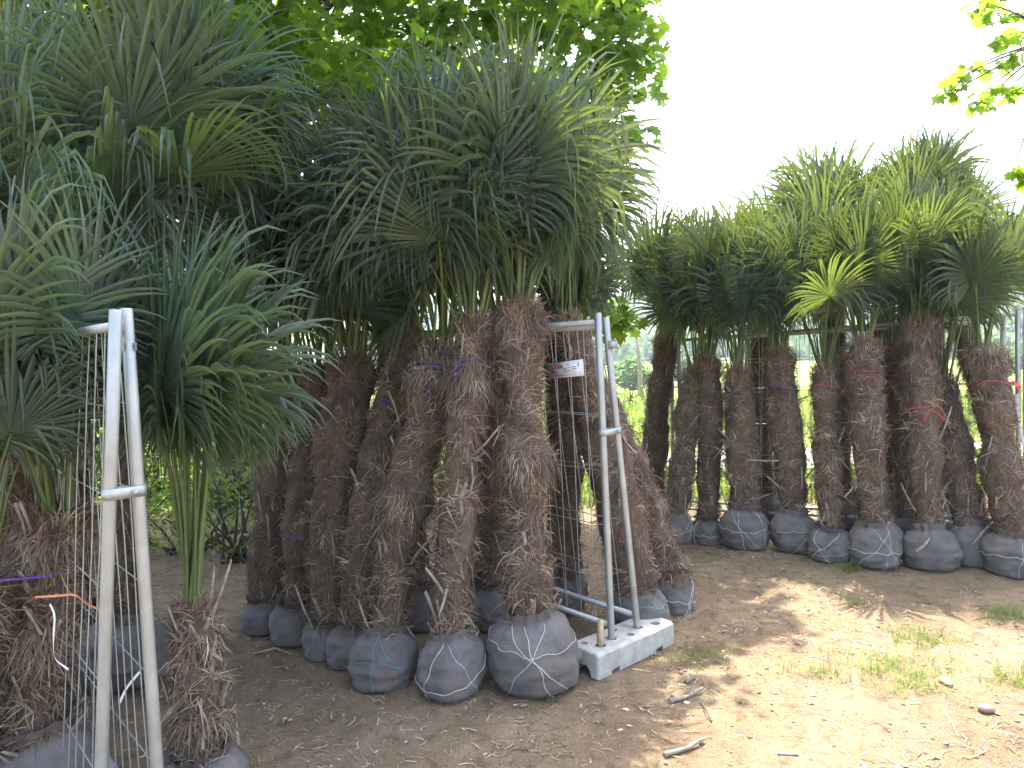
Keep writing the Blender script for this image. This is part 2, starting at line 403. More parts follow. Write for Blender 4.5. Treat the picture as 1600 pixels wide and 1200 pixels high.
# ------------------------------------------------------------------ palms
def frond_mesh(e_deg, seed, Lp=.62, L0=.84, nseg=50, span=135, droop=1.0, kinkp=.35, tw=None):
    hero = tw is not None
    rg = np.random.default_rng(seed); mb = MB()
    e = R(e_deg); e0 = min(R(89), e + R(9))
    P = [np.zeros(3)]; k = 7
    for q in range(k):
        a = e0 + (e - R(5) - e0) * (q / (k - 1)) ** 1.5
        P.append(P[-1] + np.array([math.cos(a), 0, math.sin(a)]) * Lp / k)
    P = np.array(P); p = P[-1] - P[-2]; p /= np.linalg.norm(p)
    # flat petiole, thicker at the base
    wv = np.linspace(.017, .0075, k + 1); y_ = np.array([0, 1.0, 0])
    V = []
    for q in range(k + 1):
        d = P[min(q + 1, k)] - P[max(q - 1, 0)]; d /= np.linalg.norm(d); up = np.cross(d, y_)
        V += [P[q] - y_ * wv[q], P[q] - up * wv[q] * .55, P[q] + y_ * wv[q], P[q] + up * wv[q] * .45]
    F = [[q * 4 + j, q * 4 + (j + 1) % 4, q * 4 + 4 + (j + 1) % 4, q * 4 + 4 + j] for q in range(k) for j in range(4)]
    mb.add(V, np.array(F), 1, rg.uniform(.2, .9))
    H = P[-1]; tw = rg.normal(0, .45) if tw is None else tw
    u = np.array([-math.sin(e), 0, math.cos(e)])
    t = y_ * math.cos(tw) + u * math.sin(tw); u2 = np.cross(p, t)
    if u2[2] < 0: u2 = -u2
    dth = R(2 * span) / nseg; kk = 8
    fold_base = rg.uniform(.9, 1.15)
    for sgi in range(nseg):
        th = R(-span) + (sgi + .5) * dth + rg.normal(0, .012)
        L = L0 * ((.56 + .44 * math.cos(th * .75)) if (e_deg > 75 and not hero) else (.70 + .30 * math.cos(th * .75))) * rg.uniform(.9, 1.08)
        d = p * math.cos(th) + t * math.sin(th) + u2 * (.16 + .10 * math.cos(th * 2))
        d /= np.linalg.norm(d)
        if sgi % 4 == 0: grp = rg.uniform(.40, .75) if rg.random() < kinkp else 9
        kink = grp + rg.uniform(-.06, .10) if rg.random() < .85 else 9
        st = rg.uniform(.6, 1.5) * droop
        pos = H + d * .012; pts = [pos]; ds = [d]
        for q in range(kk):
            s = (q + 1) / kk
            d = d + np.array([0, 0, -1.0]) * (.015 + .46 * max(0, s - .34) ** 1.25) * st + rg.normal(0, .012 + .03 * s, 3)
            if s > kink: d = d * .35 + np.array([d[0] * .25, d[1] * .25, -1.0]) * .75; kink = 9 if rg.random() < .5 else kink
            d /= np.linalg.norm(d); pos = pos + d * L / kk; pts.append(pos); ds.append(d)
        pts = np.array(pts); ds = np.array(ds)
        V = []; wmax = .0122
        for q in range(kk + 1):
            r = L * q / kk; s = q / kk
            w = min((r + .012) * dth * .5 * 1.04, wmax)
            if s > .5: w *= max(.06, 1 - ((s - .5) / .5) ** 1.6)
            nrm = u2 - ds[q] * u2.dot(ds[q])
            ln = np.linalg.norm(nrm); nrm = nrm / ln if ln > .15 else np.cross(ds[q], t)
            sd = np.cross(ds[q], nrm); sd /= np.linalg.norm(sd) + 1e-9
            V += [pts[q] - sd * w, pts[q] - nrm * w * .55 * fold_base, pts[q] + sd * w]
        F = [[q * 3 + j, q * 3 + j + 1, q * 3 + 4 + j, q * 3 + 3 + j] for q in range(kk) for j in range(2)]
        tn = rg.uniform(.1, .9); tv = np.full((kk + 1) * 3, tn)
        if rg.random() < .12: tv[-3:] = 1.0
        mb.add(V, np.array(F), 0, tv)
    return mb.mesh('frond_%d' % e_deg, [M_FROND, M_PETI])
ELS = [87, 80, 72, 62, 50, 36, 18, -5]
FR = {}
for ei, e in enumerate(ELS):
    FR[e] = [frond_mesh(e, 100 + ei * 10 + v, Lp=(.84 if e > 75 else .74 if e > 60 else .62 if e > 30 else .48), droop=[.8, 1.3, 1.9][v], kinkp=[.3, .6, .8][v], span=[125, 140, 132][v]) for v in range(3)]
FRL = {e: [frond_mesh(e, 300 + e + v, Lp=1.0, L0=.72, droop=[.6, 1.0, 1.3][v], kinkp=[.1, .3, .6][v]) for v in range(3)] for e in (87, 80, 72)}

def stub_mesh(L, w, curve, seed):
    rg = np.random.default_rng(seed); mb = MB(); V = []
    for q in range(5):
        s = q / 4; x = curve * s * s; z = L * s; ww = w * (1 - .45 * s); tk = .0045 * (1 - .3 * s)
        V += [[x - tk, -ww, z], [x + tk * 1.3, -ww * .5, z], [x + tk * 1.6, ww * .5, z], [x - tk, ww, z]]
    V = np.array(V) + rg.normal(0, .0016, (20, 3)); V[16:, 2] += rg.normal(0, .010, 4)
    F = np.array([[q * 4 + j, q * 4 + (j + 1) % 4, q * 4 + 4 + (j + 1) % 4, q * 4 + 4 + j] for q in range(4) for j in range(4)])
    mb.add(V, [F, np.array([[16, 17, 18, 19]])]); return mb.mesh('leaf_stub', [M_STUB])
STUBS = [stub_mesh(.14, .013, .012, 1), stub_mesh(.10, .019, .008, 2), stub_mesh(.19, .010, .035, 3), stub_mesh(.09, .012, .012, 4), stub_mesh(.24, .009, -.03, 5)]

def bez(a, b, c, n):
    t = np.linspace(0, 1, n)[:, None]; return (1 - t) ** 2 * a + 2 * t * (1 - t) * b + t * t * c

def palm(label, group, base, ballr, top, rb, rt, nf, seed, fs=1.0, els=None, fibres=2600, stubs=14, skirt=None,
         ball=True, twine=0, ribbon=None, long_=False, ballh=.84, bow=.06, dark=0.0, az_bias=None, stub_len=1.0, fans=None):
    rg = np.random.default_rng(seed)
    base = gpt(base); root = thing('palm_tree', label, 'palm tree', base, group)
    B = np.array(base); T = np.array(top) - B
    bt = np.array([0, 0, 2 * ballr * ballh * .92])
    if ball:
        mb = MB(); nu, nv = 64, 34
        uu = np.linspace(0, 2 * math.pi, nu, endpoint=False); vv = np.linspace(.0, math.pi, nv)
        U, Vv = np.meshgrid(uu, vv); tq = Vv / math.pi
        hB_ = 2 * ballr * ballh
        rr = np.interp(tq, [0, .12, .25, .45, .62, .76, .88, 1], [0, .60, .90, 1.0, .95, .76, .50, rb * .95 / ballr]) * ballr
        zz = np.interp(tq, [0, .12, .25, .45, .62, .76, .88, 1], [0, .0, .12, .40, .66, .84, .93, 1.08]) * hB_
        rr = rr * (1 + .20 * fbm(np.cos(U) * .9 + seed, np.sin(U) * .9 + tq * 1.4, seed, 3))
        fold = fbm(U * 1.3 + 2.2 * tq + seed, tq * 7 - U * .6, seed + 5, 3)
        rr = rr * (1 + .17 * (np.abs(fold) - .2) * np.sin(np.pi * tq)) + ballr * (.05 * np.abs(fbm(np.cos(U) * 3.2 + 1.5 * tq, np.sin(U) * 3.2 + 4 * tq, seed + 8, 3)) + .03 * fbm(U * 7, tq * 14, seed + 9, 2) * (1 - smooth(.97, 1, U / (2 * math.pi))) )
        neck = smooth(.55, .92, tq)
        pl = (np.abs(np.sin(U * 5.5 + 4 * fbm(np.cos(U) * 2, np.sin(U) * 2 + tq, seed + 4, 2))) - .5) * .16 * neck
        rr = rr * (1 + pl); zz = zz * (1 + .06 * np.sin(U + seed) * tq)
        lean = T[:2] / max(T[2], .3)
        P = np.stack([rr * np.cos(U), rr * np.sin(U), zz - .015 + .01 * vnoise(U * 6, Vv * 9, seed)], -1)
        P[:, :, 0] += lean[0] * .35 * zz; P[:, :, 1] += lean[1] * .35 * zz
        ii = np.arange(nv - 1)[:, None] * nu; jj = np.arange(nu)[None, :]
        F = np.stack([ii + jj, ii + (jj + 1) % nu, ii + nu + (jj + 1) % nu, ii + nu + jj], -1).reshape(-1, 4)
        mb.add(P.reshape(-1, 3), F)
        bo = link('root_ball', mb.mesh('root_ball', [M_BURLAP], True), root)
        bt = np.array([lean[0] * .35 * bt[2], lean[1] * .35 * bt[2], bt[2]])
        if twine:
            mb = MB()
            for q in range(3 + int(rg.random() * 3)):
                if q == 0:
                    ph = rg.uniform(.38, .66) * (nv - 1) + np.zeros(nu + 1); ui = np.arange(nu + 1)
                    ph = ph + rg.uniform(1, 5) * np.sin(ui * 2 * math.pi / nu + rg.uniform(0, 6)) + .4 * np.sin(ui * .9)
                else:
                    a0 = rg.uniform(nu * .55, nu * .95); ph = np.linspace(4, nv - 5, 30); ui = a0 + rg.uniform(-.9, .9) * (ph - nv / 2) + .35 * np.sin(ph * .7 + q)
                pts = []
                for a_, b_ in zip(ui, ph):
                    a1 = int(math.floor(a_)); fa = a_ - a1; b1 = int(min(max(b_, 0), nv - 2)); fb = min(max(b_ - b1, 0), 1)
                    g = lambda aa, bb: P[bb, aa % nu]
                    w_ = (g(a1, b1) * (1 - fa) + g(a1 + 1, b1) * fa) * (1 - fb) + (g(a1, b1 + 1) * (1 - fa) + g(a1 + 1, b1 + 1) * fa) * fb
                    c_ = np.array([0, 0, ballr * .8]); o_ = w_ - c_; pts.append(w_ + o_ / np.linalg.norm(o_) * .004)
                mb.tube(pts, rg.uniform(.0014, .0024), 4, 0)
            link('twine', mb.mesh('twine', [M_TWINE if twine == 1 else M_TWINE_G]), bo)
    # trunk
    n = 46; L = np.linalg.norm(T - bt)
    mid = bt * .5 + T * .5 + np.array([rg.normal(0, bow * .5), rg.normal(0, bow * .3), 0]) + np.array([-(T[0] - bt[0]) * .18, -(T[1] - bt[1]) * .18, 0])
    C = bez(bt - np.array([0, 0, .10]), mid, T, n)
    s = np.linspace(0, 1, n)
    rad = (rb + (rt - rb) * smooth(0, .55, s)) * .80
    lumpy = 1 + .34 * fbm(s * 6 + seed, s * 0 + 3, seed, 3)
    rad = rad * lumpy
    if skirt is not None:
        for sk in skirt: rad = rad * (1 + .28 * np.exp(-((s - sk) / .05) ** 2))
    rad[-3:] *= np.array([.9, .72, .45])
    ns = 22; ang = np.arange(ns) * 2 * math.pi / ns
    tg = np.gradient(C, axis=0); tg /= np.linalg.norm(tg, axis=1)[:, None]
    ax = np.cross(tg, np.array([0, 1.0, 0])); ax /= np.linalg.norm(ax, axis=1)[:, None]; ay = np.cross(tg, ax)
    A, S = np.meshgrid(ang, s)
    rr = rad[:, None] * (1 + .30 * fbm(np.cos(A) * 2.0 + S * 12, np.sin(A) * 2.0 + S * 7, seed + 7, 3))
    P = C[:, None, :] + rr[:, :, None] * (np.cos(A)[:, :, None] * ax[:, None, :] + np.sin(A)[:, :, None] * ay[:, None, :])
    mb = MB(); ii = np.arange(n - 1)[:, None] * ns; jj = np.arange(ns)[None, :]
    F = np.stack([ii + jj, ii + (jj + 1) % ns, ii + ns + (jj + 1) % ns, ii + ns + jj], -1).reshape(-1, 4)
    mb.add(P.reshape(-1, 3), [F, (np.arange(ns) + (n - 1) * ns)[None]])
    tr = link('trunk', mb.mesh('trunk', [M_TRUNK], True), root)
    # fibre strands
    nfib = int(fibres * 1.9 * L / 1.7)
    ss = rg.uniform(.0, 1, nfib); 
    if skirt is not None:
        k_ = nfib // 4; ss[:k_] = np.clip(rg.choice(skirt, k_) + rg.normal(0, .035, k_), 0, 1)
    k2 = nfib // 8; ss[-k2:] = rg.uniform(.9, 1, k2)
    aa = rg.uniform(0, 2 * math.pi, nfib)
    fi = ss * (n - 1); i0 = np.minimum(fi.astype(int), n - 2); ff = (fi - i0)[:, None]
    cpt = C[i0] * (1 - ff) + C[i0 + 1] * ff; rad_ = rad[i0]
    out = np.cos(aa)[:, None] * ax[i0] + np.sin(aa)[:, None] * ay[i0]; tan = np.cross(tg[i0], out)
    p0 = cpt + out * (rad_ * rg.uniform(.9, 1.12, nfib))[:, None]
    clump = np.sin(aa * 3 + ss * 31 + seed) + np.sin(ss * 57 + aa)
    gq = np.floor(ss * 26) * 13 + np.floor(aa * 1.6); mt_ = _hash(gq.astype(np.int64), gq.astype(np.int64) * 3, seed) * 6.283
    dirn = out * rg.uniform(.02, .42, nfib)[:, None] + tan * (np.cos(mt_) * .9 + rg.normal(0, .45, nfib))[:, None] + tg[i0] * (np.sin(mt_) * .8 + rg.normal(.05, .45, nfib))[:, None]
    if skirt is not None: dirn[:nfib // 4] = out[:nfib // 4] * rg.uniform(.2, .75, nfib // 4)[:, None] - tg[i0][:nfib // 4] * rg.uniform(.5, 1.1, nfib // 4)[:, None] + tan[:nfib // 4] * rg.normal(0, .25, nfib // 4)[:, None]
    dirn[-k2:] = out[-k2:] * rg.uniform(.1, .5, k2)[:, None] + tg[i0][-k2:] * rg.uniform(.4, 1, k2)[:, None] + tan[-k2:] * rg.normal(0, .3, k2)[:, None]
    dirn /= np.linalg.norm(dirn, axis=1)[:, None]
    ln = rg.uniform(.035, .13, nfib); ln[rg.random(nfib) < .05] *= 1.7
    wd = rg.uniform(.0009, .0026, nfib)
    p1 = p0 + dirn * (ln * .5)[:, None] + out * (.006 * rg.random(nfib))[:, None]
    p2 = p1 + dirn * (ln * .5)[:, None] + np.array([0, 0, -1.0]) * (ln * rg.uniform(.0, .45, nfib))[:, None] + tan * (ln * rg.normal(0, .15, nfib))[:, None] - out * (ln * .10)[:, None]
    sd = np.cross(dirn, out); sd /= np.linalg.norm(sd, axis=1)[:, None] + 1e-6; sd *= wd[:, None]
    V = np.stack([p0 - sd, p0 + sd, p1 - sd, p1 + sd, p2], 1)
    q = np.arange(nfib) * 5
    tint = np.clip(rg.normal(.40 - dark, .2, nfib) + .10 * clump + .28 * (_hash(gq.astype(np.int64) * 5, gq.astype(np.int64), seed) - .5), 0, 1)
    mb = MB(); mb.add(V.reshape(-1, 3), [np.stack([q, q + 1, q + 3, q + 2], -1), np.stack([q + 2, q + 3, q + 4], -1)], 0, np.repeat(tint, 5))
    link('fibre', mb.mesh('fibre', [M_FIBRE]), tr, kind='stuff')
    # cut leaf stubs
    for q in range(int(stubs * 1.6)):
        s_ = rg.random() ** 1.25 * .95; k = int(s_ * (n - 1)); a = rg.uniform(math.pi * .9, math.pi * 2.1) if q % 4 else rg.uniform(0, 6.28)
        o_ = math.cos(a) * ax[k] + math.sin(a) * ay[k]
        if o_[1] > .5: o_ = np.array([o_[0], -o_[1], o_[2]])
        pos = C[k] + o_ * rad[k] * .9
        zz = tg[k] * (1 if rg.random() < .78 else -.6) + o_ * rg.uniform(.05, .5) + rg.normal(0, .25, 3); zz /= np.linalg.norm(zz)
        yx = np.cross(zz, o_); yx /= np.linalg.norm(yx); xx = np.cross(yx, zz)
        o = link('leaf_stub', STUBS[int(rg.integers(5))], tr)
        sc = rg.uniform(.65, 1.25) * stub_len
        mm = Matrix((xx, yx, zz)).transposed().to_4x4()
        o.matrix_local = Matrix.Translation(pos) @ mm @ Matrix.Scale(sc, 4)
    # crown
    td = tg[-1]
    for q in range(nf):
        fr_ = q / max(1, nf - 1)
        if els: e = els[min(len(els) - 1, int(fr_ * len(els)))]
        else: e = ELS[min(7, int((fr_ ** 1.25) * 6.4 + rg.uniform(-.4, .6)))] if fr_ > .1 else 87
        a = q * 2.39996 + rg.normal(0, .25) + seed
        if az_bias is not None and rg.random() < az_bias[1]: a = az_bias[0] + rg.normal(0, .7)
        lib = FRL if (long_ and e in FRL) else FR
        me = lib[e][int(rg.integers(len(lib[e])))]
        o = link('frond', me, root)
        hb = T + td * rg.uniform(-.12, .0) + np.array([math.cos(a), math.sin(a), 0]) * rt * rg.uniform(.15, .5)
        o.location = hb; jt = 1.5 if long_ else 4; tilt = R(rg.normal(0, jt))
        o.rotation_euler = (tilt + td[1] * -.35, R(rg.normal(0, jt)) + td[0] * .35, a)
        o.rotation_mode = 'XYZ'
        sc = fs * rg.uniform(.85, 1.12); o.scale = (sc, sc, sc)
    for (hp, L0_, sd_) in (fans or []):
        v = np.array(hp) - B - T; Lh = np.linalg.norm(v); e_ = math.degrees(math.atan2(math.hypot(v[0], v[2]), -v[1]))
        me = frond_mesh(e_, sd_, Lp=Lh, L0=L0_, span=150, droop=.75, kinkp=.22, tw=0.0)
        o = link('frond', me, root); o.matrix_local = Matrix.Translation(T) @ Matrix.Rotation(math.atan2(v[0], v[2]), 4, 'Y') @ Matrix.Rotation(-math.pi / 2, 4, 'Z')
    # ribbons / bands round the trunk
    if ribbon:
        for (s_, mt, loose) in ribbon:
            k = int(s_ * (n - 1)); mb = MB(); aa = np.linspace(0, 2 * math.pi, 30)
            rr_ = rad[k] * 1.10
            pts = C[k] + rr_ * (np.cos(aa)[:, None] * ax[k] + np.sin(aa)[:, None] * ay[k]) + np.outer(.012 * np.sin(aa * 3 + seed), tg[k])
            mb.tube(pts, .0035, 5, 0, cap=False)
            if loose:
                f0 = C[k] - np.array([0, rr_ * 1.02, 0]) + ax[k] * .02
                for w_ in range(2):
                    e_ = f0 + np.array([rg.uniform(-.12, .12), -.02, rg.uniform(-.14, -.03)])
                    mb.tube(bez(f0, (f0 + e_) / 2 + np.array([0, -.03, .05]), e_, 8), [.004] * 8, 5, 0)
            link('ribbon', mb.mesh('ribbon', [mt]), root)
    return root

G_M = 'palms leaning on the middle fence'; G_R = 'palms leaning on the far right fence'; G_L = 'palms beside the near left fence'
def pp(label, group, bx, by, bw, tx, ty, lean, wb, wt, nf, seed, **k):
    """ball px centre x, ball bottom y, ball width (px); trunk top px; depth gained by the lean; trunk widths (px)"""
    b = ground(bx, by - .12 * bw); D = b.y
    top = at(tx, ty, D + lean); pxm = D / FPX
    return palm(label, group, b, bw * .5 * pxm, top, wb * .5 * pxm, wt * .5 * (D + lean) / FPX, nf, seed, **k)

E_UP = [87, 87, 87, 80, 80, 80, 80, 72, 72, 62]
E_TALL = [87, 87, 80, 80, 80, 72, 72, 62, 62, 50]
# ---- middle group
pp('large palm with big root ball and shaggy skirt beside the concrete block', G_M, 833, 1088, 146, 812, 478, .45, 84, 70, 24, 1, fs=.93, skirt=[.48, .95], stubs=15, twine=1, els=E_UP, fibres=4200)
pp('slim palm with pale frayed root ball left of the biggest root ball', G_M, 703, 1096, 114, 745, 500, .5, 68, 70, 22, 2, twine=1, els=E_UP, stubs=17, skirt=[.8], ribbon=[(.86, M_PURPLE, True)], fibres=3600, fs=1.0, fans=[(at(694, 280, 4.15), .72, 901)])
pp('palm on round root ball with turquoise twine, third root ball left of the block', G_M, 596, 1078, 106, 697, 545, .55, 70, 78, 20, 3, twine=2, els=E_UP, stubs=18, skirt=[.45, .85], ribbon=[(.9, M_PURPLE, True)], fibres=3600)
pp('leaning palm whose small root ball is half hidden behind the turquoise-twined ball', G_M, 548, 1042, 78, 640, 520, .6, 60, 66, 18, 4, els=E_UP, stubs=12, ribbon=[(.75, M_PURPLE, False)])
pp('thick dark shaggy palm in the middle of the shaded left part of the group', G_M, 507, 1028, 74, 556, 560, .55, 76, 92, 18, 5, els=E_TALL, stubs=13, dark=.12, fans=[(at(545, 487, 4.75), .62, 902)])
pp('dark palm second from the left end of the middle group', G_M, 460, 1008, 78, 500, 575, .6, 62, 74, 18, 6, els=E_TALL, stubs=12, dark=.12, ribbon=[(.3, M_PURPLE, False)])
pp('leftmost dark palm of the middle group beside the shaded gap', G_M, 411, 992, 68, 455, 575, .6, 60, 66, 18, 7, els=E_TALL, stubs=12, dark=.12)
pp('palm behind the fence mesh with grey root ball right of the concrete block', G_M, 1003, 1000, 96, 880, 500, .35, 84, 84, 18, 8, twine=2, els=[87, 87, 80, 80], stubs=12, bow=.02, fs=.85)
pp('palm with dark root ball at the right end of the middle group, trunk tilted left', G_M, 1050, 962, 80, 888, 560, .4, 84, 66, 9, 9, fs=.7, twine=1, els=[87, 87, 80], stubs=14)
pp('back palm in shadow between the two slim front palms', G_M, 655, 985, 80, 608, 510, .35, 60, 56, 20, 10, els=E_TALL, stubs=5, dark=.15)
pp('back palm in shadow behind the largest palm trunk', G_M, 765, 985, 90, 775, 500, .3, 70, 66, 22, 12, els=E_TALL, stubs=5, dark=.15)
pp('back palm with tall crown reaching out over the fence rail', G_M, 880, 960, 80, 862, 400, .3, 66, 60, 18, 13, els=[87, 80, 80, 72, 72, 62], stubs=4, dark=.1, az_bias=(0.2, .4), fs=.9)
# ---- right row
k_ = dict(fs=.84)
E_R = [87, 87, 87, 87, 80, 80, 80, 72]
pp('leftmost palm of the right row, brown trunk on small root ball', G_R, 1052, 852, 60, 1088, 580, .6, 44, 46, 16, 21, twine=1, els=E_R, **k_)
pp('dark narrow palm second from left in the right row', G_R, 1104, 852, 50, 1108, 560, .55, 40, 42, 16, 22, twine=1, els=E_R, dark=.12, fans=[(at(1108, 400, 7.1), .5, 906)], **k_)
pp('palm on wide low root ball, third from left in the right row', G_R, 1166, 864, 78, 1152, 575, .55, 52, 54, 16, 23, twine=1, els=E_R, stubs=16, **k_)
pp('palm fourth from left in the right row with weeds at its root ball', G_R, 1243, 870, 74, 1216, 548, .6, 44, 58, 18, 24, twine=1, els=E_R, stubs=16, ribbon=[(.75, M_PURPLE, False)], **k_)
pp('slim palm on upright narrow root ball with faint red band in the right row', G_R, 1299, 884, 64, 1288, 575, .6, 42, 46, 16, 25, twine=1, els=E_R, ribbon=[(.86, M_RED, False)], fans=[(at(1302, 468, 6.1), .5, 905)], long_=True, fs=.76)
pp('palm with white twine star on its root ball and red ribbon on its trunk', G_R, 1368, 894, 84, 1348, 535, .6, 50, 58, 18, 26, twine=1, els=E_R, stubs=18, ribbon=[(.8, M_RED, True)], long_=True, fs=.76)
pp('palm behind the red ribboned one, its root ball tucked back in the row', G_R, 1424, 862, 66, 1392, 545, .45, 44, 48, 18, 27, els=E_R, ribbon=[(.84, M_RED, False)], long_=True, fs=.76)
pp('palm with red ribbon bow and a stick across its root ball', G_R, 1454, 897, 80, 1437, 500, .6, 46, 54, 18, 28, els=E_R, stubs=20, ribbon=[(.56, M_RED, True)], skirt=[.92], fans=[(at(1455, 385, 6.05), .48, 903)], long_=True, fs=.76)
pp('palm leaning left on a broad smooth root ball, second from right in the row', G_R, 1522, 892, 82, 1468, 590, .6, 56, 54, 14, 29, els=E_R, stubs=20, ribbon=[(.8, M_PURPLE, False)], long_=True, fs=.76)
pp('rightmost palm of the row with thick trunk beside the grey strap', G_R, 1582, 908, 84, 1533, 545, .55, 60, 62, 14, 30, twine=1, els=[87, 87, 80, 80, 72, 72], stubs=16, skirt=[.93], ribbon=[(.78, M_RED, False)], fans=[(at(1531, 432, 5.95), .50, 904)], long_=True, fs=.74)
def back(label, seed, bx, D, tx, ty, Dt, wb, wt, nf, ball=.2, **kw):
    b = at(bx, 800, D); b.z = 0; t = at(tx, ty, Dt)
    return palm(label, G_R, b, ball, t, wb * .5 * D / FPX, wt * .5 * Dt / FPX, nf, seed, **kw)
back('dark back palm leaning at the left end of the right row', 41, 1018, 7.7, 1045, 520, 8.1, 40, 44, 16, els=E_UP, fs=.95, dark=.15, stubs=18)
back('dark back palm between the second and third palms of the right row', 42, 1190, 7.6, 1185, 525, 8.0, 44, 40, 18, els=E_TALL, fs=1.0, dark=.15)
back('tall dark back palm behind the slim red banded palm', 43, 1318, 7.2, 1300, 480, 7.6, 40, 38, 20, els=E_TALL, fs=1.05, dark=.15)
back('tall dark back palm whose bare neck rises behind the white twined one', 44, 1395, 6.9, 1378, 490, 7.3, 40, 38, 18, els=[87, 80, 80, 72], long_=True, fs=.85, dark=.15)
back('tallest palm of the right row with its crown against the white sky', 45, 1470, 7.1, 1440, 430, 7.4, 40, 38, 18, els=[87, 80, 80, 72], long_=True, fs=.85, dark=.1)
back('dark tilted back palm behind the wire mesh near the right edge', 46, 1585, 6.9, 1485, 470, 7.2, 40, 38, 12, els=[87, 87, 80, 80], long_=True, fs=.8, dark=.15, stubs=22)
# ---- left group
def lpalm(label, seed, base, top, ballr, rb, rt, nf, **kw):
    return palm(label, G_L, base, ballr, top, rb, rt, nf, seed, **kw)
lpalm('short palm with its green leaf stalks tied by white string beside the left fence', 51, ground(318, 1255), at(303, 945, 3.2), .19, .14, .105, 14, els=[87], long_=True, stubs=26, twine=2, fibres=4200, skirt=[.3, .75], fs=.98, ballh=.7, az_bias=(4.2, .4), stub_len=.95, fans=[(at(262, 560, 3.25), .70, 907), (at(300, 600, 3.3), .55, 908)])
lpalm('near palm with yellow-green stalks behind the left fence mesh', 52, at(40, 1000, 2.95), at(92, 800, 2.95), .24, .18, .12, 12, els=[87, 80, 80, 72], long_=True, stubs=22, fibres=4600, skirt=[.5, .9], fs=.8, stub_len=.95)
lpalm('palm cut by the left edge of the picture with broad stalks', 53, at(-120, 1000, 2.75), at(-25, 900, 2.72), .24, .18, .12, 12, els=[87, 80, 80, 72], long_=True, stubs=14, fibres=4200, fs=.7)
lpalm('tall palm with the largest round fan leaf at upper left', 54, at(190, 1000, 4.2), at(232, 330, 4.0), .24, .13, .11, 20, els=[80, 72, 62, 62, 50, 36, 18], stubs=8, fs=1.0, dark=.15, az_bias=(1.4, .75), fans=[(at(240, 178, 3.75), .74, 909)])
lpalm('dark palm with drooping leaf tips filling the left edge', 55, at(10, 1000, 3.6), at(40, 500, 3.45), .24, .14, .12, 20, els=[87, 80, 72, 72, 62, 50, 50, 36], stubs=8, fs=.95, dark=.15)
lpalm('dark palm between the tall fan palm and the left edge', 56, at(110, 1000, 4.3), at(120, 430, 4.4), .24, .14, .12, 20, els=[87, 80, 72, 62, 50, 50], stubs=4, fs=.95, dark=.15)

# ------------------------------------------------------------------ mesh fence panels
def V3(a): return np.array(a, float)
def panel(label, group, p0, top0, d, length, drop=0.0, cut=None, hook=False):
    """p0 foot of the first post, top0 its head, d horizontal direction of the panel"""
    p0 = V3(p0); up = V3(top0) - p0; H = np.linalg.norm(up); up /= H
    d = V3((d[0], d[1], 0)); d /= np.linalg.norm(d); d[2] = drop; 
    root = thing('mesh_fence', label, 'fence', tuple(p0), group)
    for k, off in enumerate((0, length)):
        mb = MB(); a = d * off
        zs = np.array([0, .02, .5, 1, 1.5, H - .004, H]); mb.tube(a + np.outer(zs, up), [.021] * 6 + [.018], 14)
        link('post', mb.mesh('post', [M_GALV], True), root)
    for h in (.14, H - .055):
        mb = MB(); mb.tube([d * .015 + up * h, d * length * .5 + up * h, d * (length - .015) + up * h], .0165, 12)
        link('rail', mb.mesh('rail', [M_GALV], True), root)
    mb = MB(); nrm = np.cross(d, up)
    nv = int(length / .115)
    for q in range(1, nv):
        x = length * q / nv; pts = np.array([d * x + up * h + nrm * .003 * math.sin(h * 5 + q) for h in np.linspace(.14, H - .055, 8)])
        mb.tube(pts, .0025, 4, cap=False)
    for h in (.40, .72, 1.04, 1.36, 1.66):
        for dh in (0,):
            mb.tube([d * .02 + up * (h + dh) + nrm * .004, d * length * .5 + up * (h + dh) + nrm * .004, d * (length - .02) + up * (h + dh) + nrm * .004], .0027, 4, cap=False)
    link('wire_mesh', mb.mesh('wire_mesh', [M_GALV]), root, kind='stuff')
    if hook:
        mb = MB(); b = up * (H - .16); pts = [b, b + nrm * -.05, b + nrm * -.055 + up * .055, b - nrm * .005 + up * .06][::-1]
        side = -d * .0
        mb.tube(np.array([b + V3((.02, 0, .03)), b + V3((.04, -.005, .032)), b + V3((.05, -.005, .015)), b + V3((.055, -.005, -.03))]), .005, 6)
        mb.box(b + V3((.022, -.016, 0)), (.05, .03, .045)); link('hook_sleeve', mb.mesh('hook_sleeve', [M_GALV]), root)
    return root

